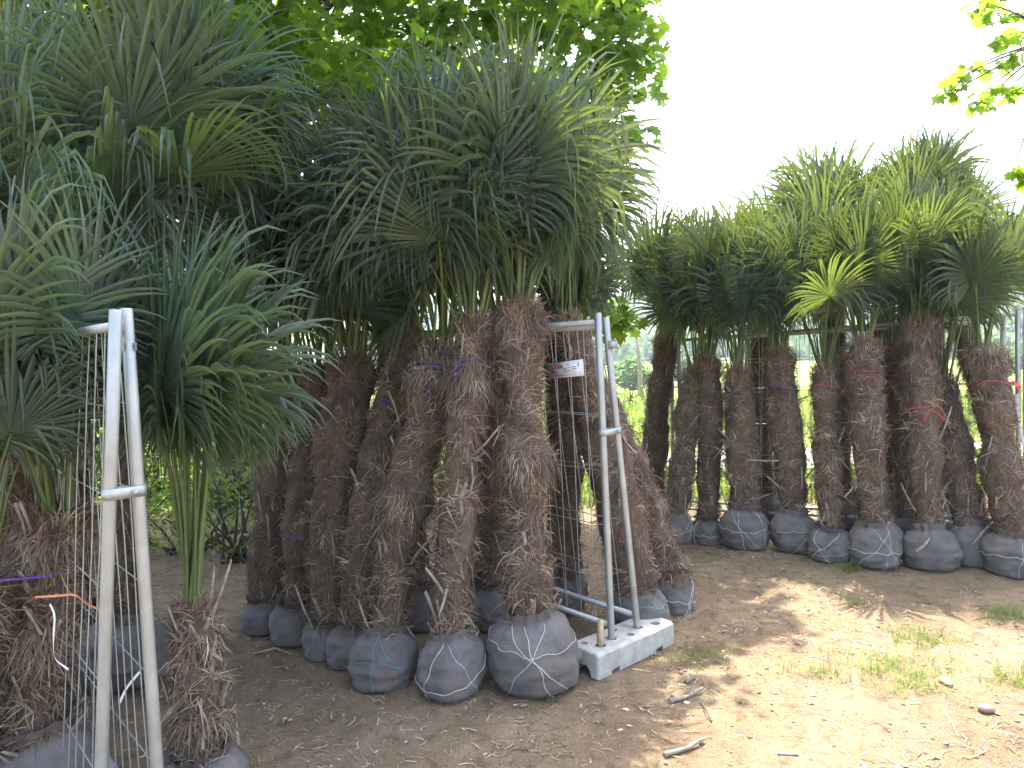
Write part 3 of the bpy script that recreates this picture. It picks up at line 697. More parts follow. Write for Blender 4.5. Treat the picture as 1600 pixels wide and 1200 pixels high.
def coupler(label, a, b):
    a, b = V3(a), V3(b); d = b - a; L = np.linalg.norm(d); d /= L; up = V3((0, 0, 1)); nrm = np.cross(d, up); nrm /= np.linalg.norm(nrm); up = np.cross(nrm, d)
    root = thing('pipe_clamp', label, 'clamp', tuple((a + b) / 2))
    # stadium-shaped steel band round both posts
    hw = .026; pts = []
    for t in np.linspace(-math.pi / 2, math.pi / 2, 9): pts.append(d * (L / 2 + hw * math.cos(t)) + nrm * hw * math.sin(t))
    for t in np.linspace(math.pi / 2, 3 * math.pi / 2, 9): pts.append(d * (-L / 2 + hw * math.cos(t)) + nrm * hw * math.sin(t))
    pts = np.array(pts); n = len(pts); th = .018
    inn = pts * .93
    V = np.concatenate([pts + up * th, pts - up * th, inn - up * th, inn + up * th]); j = np.arange(n); j2 = (j + 1) % n
    mb = MB(); mb.add(V, np.concatenate([np.stack([k * n + j, k * n + j2, ((k + 1) % 4) * n + j2, ((k + 1) % 4) * n + j], -1) for k in range(4)]))
    link('band', mb.mesh('band', [M_GALV]), root)
    mb = MB(); s = -1 if nrm[1] > 0 else 1
    c = d * L * .28; mb.tube([c - nrm * .045, c + nrm * .045], .006, 6); mb.tube([c - nrm * .046, c - nrm * .036], .011, 6); mb.tube([c + nrm * .036, c + nrm * .046], .011, 6)
    link('bolt', mb.mesh('bolt', [M_GALV]), root)
    return root

def block_mesh():
    bm = bmesh.new(); L, W, H = .70, .235, .145; hw = W / 2
    prof = [(-hw, 0), (-.065, 0), (-.055, .035), (-.03, .058), (.03, .058), (.055, .035), (.065, 0), (hw, 0), (hw, H - .018), (hw - .018, H), (-hw + .018, H), (-hw, H - .018)]
    rings = []
    for x in (-L / 2, L / 2): rings.append([bm.verts.new((x, y, z)) for y, z in prof])
    n = len(prof)
    for k in range(n): bm.faces.new((rings[0][k], rings[0][(k + 1) % n], rings[1][(k + 1) % n], rings[1][k]))
    bm.faces.new(rings[0][::-1]); bm.faces.new(rings[1])
    bmesh.ops.recalc_face_normals(bm, faces=bm.faces)
    ed = [e for e in bm.edges if abs(e.verts[0].co.x - e.verts[1].co.x) < 1e-6 and max(v.co.z for v in e.verts) > .06 or (abs(e.verts[0].co.z - e.verts[1].co.z) > .08)]
    bmesh.ops.bevel(bm, geom=ed, offset=.014, segments=3, affect='EDGES', profile=.5)
    me = bpy.data.meshes.new('block'); bm.to_mesh(me); bm.free(); me.materials.append(M_CONC)
    ob = bpy.data.objects.new('tmp', me); COL.objects.link(ob)
    cut = bmesh.new()
    for (x, y, r) in HOLES: 
        bmesh.ops.create_cone(cut, cap_ends=True, segments=18, radius1=r, radius2=r * 1.15, depth=.10, matrix=Matrix.Translation((x, y, H - .03)))
    for x in (-.20, .20):
        bmesh.ops.create_cube(cut, size=1, matrix=Matrix.Translation((x, -hw, .005)) @ Matrix.Diagonal((.07, .05, .045, 1)))
    cm = bpy.data.meshes.new('cut'); cut.to_mesh(cm); cut.free(); co = bpy.data.objects.new('tmpc', cm); COL.objects.link(co)
    md = ob.modifiers.new('b', 'BOOLEAN'); md.operation = 'DIFFERENCE'; md.object = co; md.solver = 'EXACT'
    dg = bpy.context.evaluated_depsgraph_get(); out = bpy.data.meshes.new_from_object(ob.evaluated_get(dg))
    bpy.data.objects.remove(ob); bpy.data.objects.remove(co); out.name = 'fence_foot'
    return out
HOLES = [(-.12, -.02, .026), (.12, -.02, .026), (-.24, -.04, .028), (-.02, .06, .024), (0, -.06, .022), (.24, -.055, .026), (-.28, .05, .02), (-.13, .065, .02)]
BLOCK = block_mesh()
def foot(label, c, ang):
    o = thing('concrete_block', label, 'concrete block', (c[0], c[1], float(gz(c[0], c[1])) + .0), 'concrete feet under the fence posts', BLOCK)
    o.rotation_euler = (0, 0, ang); return o

# middle pair
cA = ground(935, 1066, 0.0); cB = ground(1048, 1012, 0.0)
bd = V3(cB - cA); bd[2] = 0; bd /= np.linalg.norm(bd); bn = np.array([-bd[1], bd[0], 0])     # bn points left/back
bc = V3(cA) + bd * .35 + bn * .1175; bang = math.atan2(bd[1], bd[0])
foot('pale concrete fence foot with holes beside the largest root ball', bc, bang)
def hole(c, a, h): 
    x, y = h; return np.array([c[0] + x * math.cos(a) - y * math.sin(a), c[1] + x * math.sin(a) + y * math.cos(a), float(gz(c[0], c[1])) + .08])
hA = hole(bc, bang, (-.12, -.02)); hB = hole(bc, bang, (.12, -.02))
tA = at(934, 489, hA[1] + .05); tB = at(946, 496, hA[1] + .085)
dirm = (-.66, .75)
panel('front galvanised mesh panel carrying the white sign in the middle', 'galvanised mesh fence panels', hA, tA, dirm, 3.3)
pB = panel('rear mesh panel leaning against the one with the white sign', 'galvanised mesh fence panels', hB, tB, dirm, 3.3, hook=True)
def lerp(a, b, t): return V3(a) * (1 - t) + V3(b) * t
def at_height(a, b, py):
    lo, hi = 0, 1
    for _ in range(40):
        m_ = (lo + hi) / 2; q = Vector(lerp(a, b, m_)) - CAM
        y = 600 - FPX * q.dot(_u) / q.dot(_f)
        if y > py: lo = m_
        else: hi = m_
    return lerp(a, b, lo)
coupler('steel coupler joining the two middle posts above the concrete foot', at_height(hA, tA, 676), at_height(hB, tB, 672))
# wooden stake in the block
sp = hole(bc, bang, (-.24, -.04)); mb = MB()
mb.box((0, 0, .10), (.026, .03, .215), [[math.cos(.5), math.sin(.5), 0], [-math.sin(.5), math.cos(.5), 0], [.03, 0, 1]])
thing('wooden_stake', 'short raw wooden stake stuck in a hole of the concrete foot', 'stake', (sp[0], sp[1], sp[2] + .005), None, mb.mesh('stake', [M_WOOD]))
# sign
upA = V3(tA) - hA; HA = np.linalg.norm(upA); upA /= HA; dm = V3((*dirm, 0)); dm /= np.linalg.norm(dm)
def rp(px, py, p, n):
    d = V3(ray(px, py)); o = V3(CAM); return o + d * (np.dot(V3(p) - o, n) / np.dot(d, n))
nS = np.cross(dm, upA); nS /= np.linalg.norm(nS)
if nS[1] > 0: nS = -nS
pl0 = hA + nS * .012
c00, c10, c11, c01 = [rp(x, y, pl0, nS) for x, y in ((858, 592), (913, 587), (911, 561), (856, 569))]
so_ = (c00 + c10 + c11 + c01) / 4
root = thing('warning_sign', 'white sign with red pictogram squares wired to the middle fence', 'sign', tuple(so_))
def sq(u0, u1, v0, v1, off, th, mtl, name, par):
    def P(u, v): return (c00 * (1 - u) + c10 * u) * (1 - v) + (c01 * (1 - u) + c11 * u) * v - so_
    b_ = [P(u0, v0), P(u1, v0), P(u1, v1), P(u0, v1)]
    V = [p + nS * off for p in b_] + [p + nS * (off + th) for p in b_]
    mb = MB(); mb.add(V, np.array([[0, 1, 2, 3], [4, 7, 6, 5], [0, 4, 5, 1], [1, 5, 6, 2], [2, 6, 7, 3], [3, 7, 4, 0]]))
    return link(name, mb.mesh(name, [mtl]), par)
bo = sq(0, 1, 0, 1, 0, .004, M_SIGNW, 'board', root)
for k in range(4):
    u = .12 + k * .082; ps = sq(u, u + .066, .60, .80, .0045, .0012, M_SIGNR, 'pictogram', bo)
    
for k in range(9):
    u = .115 + k * .033; sq(u, u + .02, .86, .86 + .05 + .03 * (k * 7 % 3) / 2, .0045, .001, M_SIGND, 'letter_mark', bo)
for (u0, u1, v0, m_) in ((.09, .34, .50, M_SIGNG), (.10, .36, .42, M_SIGNG), (.09, .33, .33, M_SIGND), (.44, .56, .55, M_SIGND), (.58, .65, .56, M_SIGND), (.68, .81, .58, M_SIGND), (.45, .56, .42, M_SIGND), (.58, .65, .43, M_SIGNG), (.68, .82, .46, M_SIGND), (.45, .80, .31, M_SIGNG), (.05, .80, .13, M_SIGNG)):
    sq(u0, u1, v0, v0 + .045, .0045, .001, m_, 'text_line', bo)
sq(.86, .885, .58, .86, .0045, .001, M_SIGND, 'symbol', bo); sq(.55, .60, .80, .85, .0045, .001, M_SIGNR, 'symbol', bo); sq(.60, .64, .72, .75, .0045, .001, M_SIGNR, 'symbol', bo)

# left pair
fA = ground(153, 1430); fB = ground(259, 1405); tAl = at(181, 484, fA.y + .04); tBl = at(197, 482, fA.y + .10)
lc = (V3(fA) + V3(fB)) / 2; la = math.atan2(fB.y - fA.y, fB.x - fA.x)
foot('concrete foot under the near left fence posts', lc, la)
dl = (-.66, .75)
panel('near left mesh panel with the leftmost thick post', 'galvanised mesh fence panels', (fA.x, fA.y, .05), tAl, dl, 2.6)
panel('near left mesh panel whose post carries a small clamp near its top', 'galvanised mesh fence panels', (fB.x, fB.y, .05), tBl, dl, 2.6)
la_, lb_ = at_height((fA.x, fA.y, .05), tAl, 772), at_height((fB.x, fB.y, .05), tBl, 766)
coupler('steel coupler with bolt joining the near left posts', la_, lb_)
q = at_height((fB.x, fB.y, .05), tBl, 541); mb = MB(); aa = np.linspace(-.4, 4.6, 14)
V = []
for a in aa:
    for z in (-.013, .013): V.append([.024 * math.cos(a), .024 * math.sin(a), z])
for z in (-.013, .013): V.append([.024 * math.cos(aa[0]) + .012, .024 * math.sin(aa[0]) - .004, z])
F = [[2 * k, 2 * k + 2, 2 * k + 3, 2 * k + 1] for k in range(13)] + [[28, 0, 1, 29]]
mb.add(V, np.array(F)); thing('steel_clip', 'small steel clip near the top of the near left post', 'clip', tuple(q), None, mb.mesh('post_clip', [M_GALV]))
# purple braided cord, tied from left palm to the mesh
a, b = V3(at(-20, 907, 2.62)), V3(at(133, 888, 2.98)); n = 240; t = np.linspace(0, 1, n)[:, None]
pts = a * (1 - t) + b * t + np.array([0, 0, -.012]) * np.sin(t * math.pi); mb = MB()
for ph in (0, 2.09, 4.19):
    w = np.concatenate([np.zeros((n, 1)), .0022 * np.cos(t * 170 + ph), .0022 * np.sin(t * 170 + ph)], 1); mb.tube(pts + w, .0026, 5)
thing('purple_cord', 'purple braided cord stretched across the left edge to the mesh', 'cord', (0, 0, 0), None, mb.mesh('purple_cord', [M_PURPLE]))
def ribbon_thing(name, label, cat, pts, w, mtl, D0):
    P_ = np.array([V3(at(x, y, D0 + dz)) for x, y, dz in pts]); P2 = []
    for k in range(len(P_) - 1):
        for t in np.linspace(0, 1, 5, endpoint=False): P2.append(P_[k] * (1 - t) + P_[k + 1] * t)
    P2.append(P_[-1]); P2 = np.array(P2)
    for _ in range(3): P2[1:-1] = .25 * P2[:-2] + .5 * P2[1:-1] + .25 * P2[2:]
    V = []; n = len(P2)
    for k in range(n):
        d = P2[min(k + 1, n - 1)] - P2[max(0, k - 1)]; d /= np.linalg.norm(d)
        s_ = np.cross(d, V3((math.sin(k * .35) * .8, -1, .2))); s_ /= np.linalg.norm(s_); V += [P2[k] - s_ * w, P2[k] + s_ * w]
    c = P2[0]; mb = MB(); mb.add(np.array(V) - c, np.array([[2 * k, 2 * k + 2, 2 * k + 3, 2 * k + 1] for k in range(n - 1)]))
    return thing(name, label, cat, tuple(c), None, mb.mesh(name, [mtl]))
ribbon_thing('white_ribbon', 'curled white plastic ribbon hanging on the left palm trunk', 'ribbon', [(78, 944, 0), (86, 960, -.02), (83, 1000, -.02), (84, 1030, 0), (107, 1046, 0)], .003, M_WHITE, 2.66)
ribbon_thing('orange_ribbon', 'orange ribbon strip lying across the left palm trunk', 'ribbon', [(55, 933, 0), (90, 931, -.02), (118, 928, 0), (135, 944, 0), (157, 953, .02)], .0038, M_ORANGE, 2.68)
ribbon_thing('pale_ribbon', 'pale ribbon scrap low behind the near left posts', 'ribbon', [(187, 1098, 0), (197, 1075, 0), (218, 1050, 0)], .005, M_WHITE, 3.0)
# string bow on the tied palm
pts = [V3(at(x, y, 3.22)) for x, y in ((267, 735), (283, 728), (290, 738), (287, 752), (282, 762), (287, 768), (288, 758), (283, 752), (279, 764), (284, 770), (285, 752), (293, 750))]
P2 = np.array(pts); P3 = []
for k in range(len(P2) - 1):
    for t in np.linspace(0, 1, 4, endpoint=False): P3.append(P2[k] * (1 - t) + P2[k + 1] * t)
P3 = np.array(P3); P3[1:-1] = .25 * P3[:-2] + .5 * P3[1:-1] + .25 * P3[2:]
mb = MB(); mb.tube(P3 - P3[0], .0028, 5); thing('white_string', 'white string tied in a bow round green leaf stalks', 'string', tuple(P3[0]), None, mb.mesh('white_string', [M_WHITE]))

# far pair behind the right row
r0 = at(1592, 820, 6.3); r0.z = float(gz(r0.x, r0.y)) + .06; rt0 = at(1590, 481, 6.32)
l0 = at(1062, 540, 7.9); dr = (l0.x - r0.x, l0.y - r0.y); ln_ = math.hypot(*dr)
panel('far right mesh panel with the tall post at the right edge', 'galvanised mesh fence panels', r0, rt0, dr, ln_, drop=-.045)
r1 = Vector((r0.x - .05, r0.y + .24, r0.z)); rt1 = Vector((rt0.x - .05, rt0.y + .10, rt0.z - .05))
panel('second far right mesh panel doubled behind the row of palms', 'galvanised mesh fence panels', r1, rt1, dr, ln_, drop=-.03)
r2 = Vector((r0.x + .06, r0.y - .01, r0.z)); panel('far mesh panel running out of the picture on the right', 'galvanised mesh fence panels', r2, Vector((rt0.x + .055, rt0.y - .01, rt0.z + .01)), (1, -.25), 3.3)
foot('concrete foot under the far right fence post', (r0.x, r0.y + .1), math.atan2(dr[1], dr[0]) + math.pi / 2)
# lifting sling on the post
mb = MB(); top_ = V3(at(1586, 616, 6.2)); 
Ls = [(1586, 616), (1583, 650), (1577, 690), (1577, 715), (1583, 732), (1592, 737), (1600, 733), (1604, 712), (1596, 680), (1591, 650), (1588, 616)]
P_ = np.array([V3(at(x, y, 6.17)) for x, y in Ls]); P2 = []
for k in range(len(P_) - 1):
    for t in np.linspace(0, 1, 5, endpoint=False): P2.append(P_[k] * (1 - t) + P_[k + 1] * t)
P2.append(P_[-1]); P2 = np.array(P2); n = len(P2)
for _ in range(2): P2[1:-1] = .25 * P2[:-2] + .5 * P2[1:-1] + .25 * P2[2:]
V = []
for k in range(n):
    d = P2[min(k + 1, n - 1)] - P2[max(0, k - 1)]; d /= np.linalg.norm(d); s_ = np.cross(d, V3((.5, -1, 0))); s_ /= np.linalg.norm(s_); nn3 = np.cross(s_, d)
    V += [P2[k] - s_ * .022 - nn3 * .002, P2[k] + s_ * .022 - nn3 * .002, P2[k] + s_ * .022 + nn3 * .002, P2[k] - s_ * .022 + nn3 * .002]
mb.add(np.array(V) - top_, np.array([[4 * k + j, 4 * k + (j + 1) % 4, 4 * k + 4 + (j + 1) % 4, 4 * k + 4 + j] for k in range(n - 1) for j in range(4)]))
sl_ = thing('lifting_sling', 'pale grey webbing sling hanging from the right-edge fence post', 'strap', tuple(top_), None)
link('webbing', mb.mesh('webbing', [M_STRAP]), sl_)
mb = MB(); c = V3(at(1590, 733, 6.14)) - top_; mb.box(c, (.045, .012, .03)); link('blue_sleeve', mb.mesh('blue_sleeve', [M_BLUE]), sl_)
mb = MB(); aa = np.linspace(0, 6.283, 16); mb.tube(np.stack([.026 * np.cos(aa), .026 * np.sin(aa), .02 + .004 * np.sin(aa)], -1), .004, 5); link('loop', mb.mesh('loop', [M_STRAP]), sl_, loc=tuple(V3((r0.x, r0.y, top_[2])) - top_))
ribbon_thing('red_tape', 'red tape scrap tied on the post at the right edge', 'tape', [(1578, 600, 0), (1586, 598, 0), (1594, 608, 0)], .02, M_RED, 6.24)

# ------------------------------------------------------------------ trees
def tree(name, label, cat, base, trunk_pts, trunk_r, limbs, clumps, leaf, outline, matl, seed, per, flat=.45, group=None, up=.8):
    rg = np.random.default_rng(seed); base = V3(base); root = thing(name, label, cat, tuple(base), group)
    mb = MB(); mb.tube(np.array(trunk_pts) - base, trunk_r, 12); 
    for pts, r0_, r1_ in limbs:
        pts = np.array(pts) - base; mb.tube(pts, np.linspace(r0_, r1_, len(pts)), 7)
    link('trunk', mb.mesh('trunk', [M_BARK], True), root)
    mb = MB()
    for (c, r, tn) in clumps:
        n = max(6, int(per * (r / .5) ** 2)); v = rg.normal(size=(n, 3)); v /= np.linalg.norm(v, axis=1)[:, None]
        rr = r * rg.random(n) ** .45; p = v * rr[:, None]; p[:, 2] *= flat
        nrm = np.stack([rg.normal(0, .5, n), rg.normal(0, .5, n), np.full(n, up)], -1) + v * .35
        leaf_cloud(mb, np.array(c) - base + p, nrm, leaf * rg.uniform(.65, 1.15, n), outline, 0, np.clip(rg.normal(tn, .22, n), 0, 1), rg)
    link('crown', mb.mesh('crown', [matl]), root); return root

# large maple behind
rg = np.random.default_rng(77)
mbase = V3(at(365, 700, 9.2)); mbase[2] = 0
tpts = [mbase + V3((0, 0, -.1)), mbase + V3((.05, 0, .6)), mbase + V3((.1, -.1, 2.2)), mbase + V3((0, -.3, 4.2)), mbase + V3((-.2, -.6, 6.5)), mbase + V3((-.2, -.8, 8.6))]
clumps = []; limbs = []
def limb(a, b, r0_, sag=.4):
    m_ = (V3(a) + V3(b)) / 2 + V3((rg.normal(0, .2), rg.normal(0, .2), sag)); limbs.append((bez(V3(a), m_, V3(b), 7), r0_, .018))
cen = V3((-3.3, 8.0, 5.6)); R3 = V3((4.8, 3.6, 4.0))
while len(clumps) < 290:
    v = rg.normal(size=3); v /= np.linalg.norm(v); rr = rg.random() ** .38
    c = cen + v * R3 * rr
    if c[0] > 1.25 or c[2] < 2.6 + .25 * max(0, 7 - c[1]): continue
    q = Vector(c) - CAM
    clumps.append((c, rg.uniform(.42, .75), rg.uniform(.25, .8)))
for k in range(85):  # unseen crown clumps above the frame, added to shade the left and middle palms
    clumps.append((V3((rg.uniform(-5.2, .2), rg.uniform(3.9, 6.6), rg.uniform(5.6, 7.6))), rg.uniform(.45, .75), rg.uniform(.3, .8)))
for k in range(26):  # more clumps out of view, added to shade soil before the right row's left end
    clumps.append((V3((rg.uniform(.3, 1.75), rg.uniform(7.6, 9.2), rg.uniform(6.2, 7.8))), rg.uniform(.4, .6), rg.uniform(.3, .8)))
# pads along the right-hand edge of the crown, hanging down beside the palms
for (px, py, D, r) in ((960, 15, 7.6, .5), (985, 70, 7.4, .42), (900, 60, 7.2, .5), (940, 120, 7.8, .5), (995, 150, 7.6, .33), (985, 215, 7.7, .33), (930, 190, 7.4, .5), (955, 265, 7.8, .3), (905, 255, 7.6, .45),
                       (920, 335, 7.8, .32), (880, 330, 7.9, .4), (870, 400, 8.0, .4), (905, 400, 7.9, .24), (930, 480, 8.0, .40), (965, 500, 7.8, .30), (905, 450, 8.1, .40), (940, 518, 7.9, .30), (975, 515, 7.9, .22), (915, 505, 8.0, .34), (950, 490, 8.2, .34), (890, 470, 8.2, .4), (900, 520, 8.2, .25), (985, 15, 7.9, .4), (840, 30, 7.0, .55), (760, 50, 6.9, .55), (660, 70, 7.2, .55), (560, 60, 7.0, .5), (470, 90, 7.4, .5), (700, 10, 6.8, .5), (600, 5, 7, .5), (430, 30, 7.2, .5), (520, 150, 8.5, .6), (620, 160, 8.5, .6), (720, 130, 8.8, .6), (820, 140, 8.6, .6), (440, 200, 8.8, .6), (560, 230, 9, .6), (450, 320, 9, .5), (330, 380, 9.5, .5), (420, 440, 9.4, .45), (180, 60, 8, .6), (60, 120, 8, .6), (80, 200, 8.5, .6), (300, 90, 8, .6), (390, 150, 8.4, .6)):
    clumps.append((V3(at(px, py, D)), r, rg.uniform(.4, .9)))
for k in range(30):
    c = clumps[int(rg.integers(401))][0]; tz = rg.uniform(.25, .8); a = tpts[1] * (1 - tz) + tpts[4] * tz; limb(a, c, rg.uniform(.05, .11))
for k in range(401, len(clumps), 4): limb(tpts[3] * .5 + tpts[2] * .5, clumps[k][0], .05, .5)
limb(tpts[3], V3(at(25, 20, 6.8)), .11); limb(V3(at(25, 20, 6.8)), V3(at(60, -80, 6.6)), .06)
tree('maple_tree', 'large broad-leaved maple with dark trunk shading the middle and left palms', 'tree', mbase, tpts, [.34, .27, .24, .2, .14, .06], limbs, clumps, .17, MAPLE, M_MAPLE, 78, 75)

# second maple: only a twig reaches into the picture at the upper right
b2 = V3((7.2, 5.2, 0)); b2[2] = float(gz(7.2, 5.2)); rg = np.random.default_rng(5)
tp2 = [b2 + V3((0, 0, -.1)), b2 + V3((-.05, 0, 1.5)), b2 + V3((-.2, 0, 3.4)), b2 + V3((-.2, .1, 5.4)), b2 + V3((-.1, .1, 7))]
limbs = []; clumps = []
for k in range(26):
    v = rg.normal(size=3); v /= np.linalg.norm(v); c = b2 + V3((.7, .3, 5.7)) + v * V3((1.9, 1.6, 1.8)) * rg.random() ** .4; clumps.append((c, .5, .6))
    if k % 3 == 0: limbs.append((bez(tp2[2], (tp2[3] + c) / 2, c, 5), .05, .012))
tips = [(1490, 125), (1510, 110), (1530, 165), (1545, 140), (1560, 110), (1575, 60), (1555, 20), (1540, 5), (1590, 90), (1595, 140), (1585, 25), (1598, 55), (1570, 150), (1483, 148), (1582, 268), (1596, 285), (1525, 8)]
hub = V3(at(1660, 60, 5.0)); limbs.append((bez(tp2[2], (tp2[2] + hub) / 2 + V3((0, 0, .4)), hub, 8), .06, .016))
for (x, y) in tips:
    c = V3(at(x, y, 5.0 + rg.uniform(-.25, .25))); clumps.append((c, .11, .75)); limbs.append((bez(hub, (hub + c) / 2 + V3((0, 0, .05)), c, 6), .010, .003))
tree('maple_tree', 'leafy maple twigs hanging into the white sky at the upper right', 'tree', b2, tp2, [.2, .17, .14, .1, .04], limbs, clumps, .115, MAPLE, M_MAPLE, 6, 190)

# understorey shrubs, left background
def shrub(label, px, D, w, h, seed, leaf=.07, tn=.5, n=26, matl=None, per=60, name='shrub', group='shrubs under the maple', zlow=.15):
    rg = np.random.default_rng(seed); b = V3(at(px, 700, D)); b[2] = float(gz(b[0], b[1])); cl = []; lb = []
    for k in range(n):
        v = rg.normal(size=3); v /= np.linalg.norm(v); v[2] = abs(v[2])
        c = b + V3((v[0] * w * .5, v[1] * w * .4, zlow + v[2] * (h - zlow))) * V3((1, 1, 1)) * rg.uniform(.55, 1) ; c[2] = max(c[2], b[2] + .12)
        cl.append((c, rg.uniform(.2, .36) * min(1.3, w / 1.6), tn)); 
        if k % 2 == 0: lb.append((bez(b + V3((rg.normal(0, .08), rg.normal(0, .08), -.05)), b * .5 + c * .5 + V3((0, 0, .1)), c, 5), .016, .004))
    return tree(name, label, 'shrub', b, [b + V3((0, 0, -.05)), b + V3((.02, 0, .3)), b + V3((0, 0, h * .6))], [.025, .02, .008], lb, cl, leaf, OVAL, matl or M_SHRUB, seed, per, .8, group, .5)
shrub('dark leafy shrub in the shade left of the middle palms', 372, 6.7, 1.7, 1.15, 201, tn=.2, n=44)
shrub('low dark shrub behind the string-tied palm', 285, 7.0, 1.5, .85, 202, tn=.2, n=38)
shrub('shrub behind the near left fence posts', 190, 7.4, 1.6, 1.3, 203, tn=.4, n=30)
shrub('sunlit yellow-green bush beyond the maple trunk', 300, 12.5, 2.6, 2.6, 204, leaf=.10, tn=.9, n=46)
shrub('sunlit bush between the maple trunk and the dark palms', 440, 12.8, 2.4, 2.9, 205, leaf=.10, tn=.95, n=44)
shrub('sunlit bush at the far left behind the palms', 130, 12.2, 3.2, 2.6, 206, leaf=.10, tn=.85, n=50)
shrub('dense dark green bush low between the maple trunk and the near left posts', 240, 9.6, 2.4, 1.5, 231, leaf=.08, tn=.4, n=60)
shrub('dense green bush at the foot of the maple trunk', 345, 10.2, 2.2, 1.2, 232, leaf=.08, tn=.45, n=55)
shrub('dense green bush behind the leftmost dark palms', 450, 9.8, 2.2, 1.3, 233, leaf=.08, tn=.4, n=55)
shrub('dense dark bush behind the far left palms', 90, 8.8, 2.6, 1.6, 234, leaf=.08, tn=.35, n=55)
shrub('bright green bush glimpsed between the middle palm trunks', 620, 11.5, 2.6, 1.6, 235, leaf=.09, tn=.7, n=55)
shrub('leafy green weed bush behind the mesh near the right edge', 1535, 9.3, 1.0, .75, 207, leaf=.10, tn=.95, n=24, group='weeds along the lane')
shrub('weed bush seen between the first trunks of the right row', 1022, 9.6, .9, .5, 208, leaf=.09, tn=.9, n=18, group='weeds along the lane')
shrub('weed bush low behind the third palm of the right row', 1200, 9.4, 1.2, .6, 209, leaf=.09, tn=.9, n=20, group='weeds along the lane')
shrub('weed bush low behind the red ribboned palms', 1400, 9.2, 1.2, .6, 210, leaf=.09, tn=.9, n=20, group='weeds along the lane')
for k, (px, D, h, lab) in enumerate(((985, 21, 1.5, 'small dark conifer beside the utility pole, left one'), (1012, 20, 1.35, 'small dark conifer to the right of the utility pole'))):
    shrub(lab, px, D, .7, h, 220 + k, leaf=.09, tn=.4, n=20, matl=M_CONIFER, name='small_conifer', group='young conifers in the meadow')
shrub('bright yellow-green sapling in the meadow beside the pole', 965, 17, 1.3, 1.5, 225, leaf=.10, tn=1.0, n=16, name='sapling', group='saplings in the meadow')
shrub('bright sapling leaning by the leftmost right-row trunk', 1012, 14, .9, 1.2, 226, leaf=.10, tn=1.0, n=12, name='sapling', group='saplings in the meadow')

# poles in the meadow
for (px, D, ty, rr, lab, lean_) in ((1005, 25, 508, .075, 'weathered wooden pole standing in the meadow', -.35), (999, 29, 560, .06, 'thinner wooden pole just behind the taller meadow pole', -.1)):
    b = V3(at(px, 640, D)); b[2] = float(gz(b[0], b[1])); t_ = V3(at(px - 12 if rr > .07 else px, ty, D))
    mb = MB(); mb.tube([(0, 0, -.2), tuple((t_ - b) * .5), tuple(t_ - b)], [rr, rr * .9, rr * .75], 10)
    mb.tube([tuple((t_ - b) * .999), tuple((t_ - b) + V3((0, 0, .02)))], [rr * .75, rr * .4], 10)
    thing('wooden_pole', lab, 'pole', tuple(b), None, mb.mesh('pole', [M_GREYWOOD], True))
# field trees in the valley
def field_tree(label, px, D, w, h, seed):
    rg = np.random.default_rng(seed); b = V3(at(px, 600, D)); b[2] = float(gz(b[0], b[1])); cl = []; lb = []
    for k in range(46):
        v = rg.normal(size=3); v /= np.linalg.norm(v); c = b + V3((0, 0, h * .6)) + v * V3((w * .5, w * .5, h * .36)) * rg.random() ** .35; cl.append((c, w * .15, rg.uniform(.2, .6)))
        if k % 4 == 0: lb.append((bez(b + V3((0, 0, h * .25)), b * .5 + c * .5, c, 4), .12, .03))
    tree('field_tree', label, 'tree', b, [b + V3((0, 0, -.3)), b + V3((0, 0, h * .3)), b + V3((.1, 0, h * .75))], [.35, .25, .08], lb, cl, .75, QUAD, M_FAR, seed, 5, .8, 'trees in the valley fields', .6)
field_tree('round green tree standing alone in the hazy valley field', 990, 140, 8.0, 8.0, 301)
field_tree('hazy field tree glimpsed beside the leftmost right-row trunk', 1060, 175, 9, 8, 302)
field_tree('hazy field tree behind the right-edge fence post', 1560, 150, 10, 8.5, 303)
field_tree('hazy field tree seen between the right-row crowns and trunks', 1330, 165, 9, 8, 304)
# meadow grass behind the row and fence
mb = MB(); rg = np.random.default_rng(9)
def blades(mb, x, y, h, w, rg, lean=.35, tn=.5):
    n = len(x); z = gz(x, y); p0 = np.stack([x, y, z - .005], -1); a = rg.uniform(0, 6.283, n); ld = np.stack([np.cos(a), np.sin(a), np.zeros(n)], -1)
    s_ = np.stack([-np.sin(a + rg.normal(0, 1, n)), np.cos(a), np.zeros(n)], -1); s_ /= np.linalg.norm(s_, axis=1)[:, None]; s_ = s_ * w[:, None]
    l_ = rg.uniform(.1, 1, n) * lean
    p1 = p0 + np.array([0, 0, 1]) * (h * .55)[:, None] + ld * (h * l_ * .35)[:, None]; p2 = p0 + np.array([0, 0, 1]) * (h * (1 - .3 * l_))[:, None] + ld * (h * l_ * 1.1)[:, None]
    V = np.stack([p0 - s_, p0 + s_, p1 - s_ * .7, p1 + s_ * .7, p2], 1); q = np.arange(n) * 5
    mb.add(V.reshape(-1, 3), [np.stack([q, q + 1, q + 3, q + 2], -1), np.stack([q + 2, q + 3, q + 4], -1)], 0, np.repeat(np.clip(rg.normal(tn, .22, n), 0, 1), 5))
n = 42000; x = rg.uniform(-9, 14, n); y = 8.4 + 16 * rg.random(n) ** 1.6
ok = (np.abs(y - 11.4 - .02 * x) > 1.0) & ((y > 9.6) | (x > 0)) & (np.abs(x) < y * .75 + 1); x, y = x[ok], y[ok]; n = len(x)
blades(mb, x, y, rg.uniform(.12, .42, n), rg.uniform(.004, .009, n), rg, .5, .55)
g = link('meadow_grass', mb.mesh('meadow_grass', [M_GRASS]), kind='stuff'); g['label'] = 'bright unmown meadow grass behind the fence and along the lane'; g['category'] = 'grass'

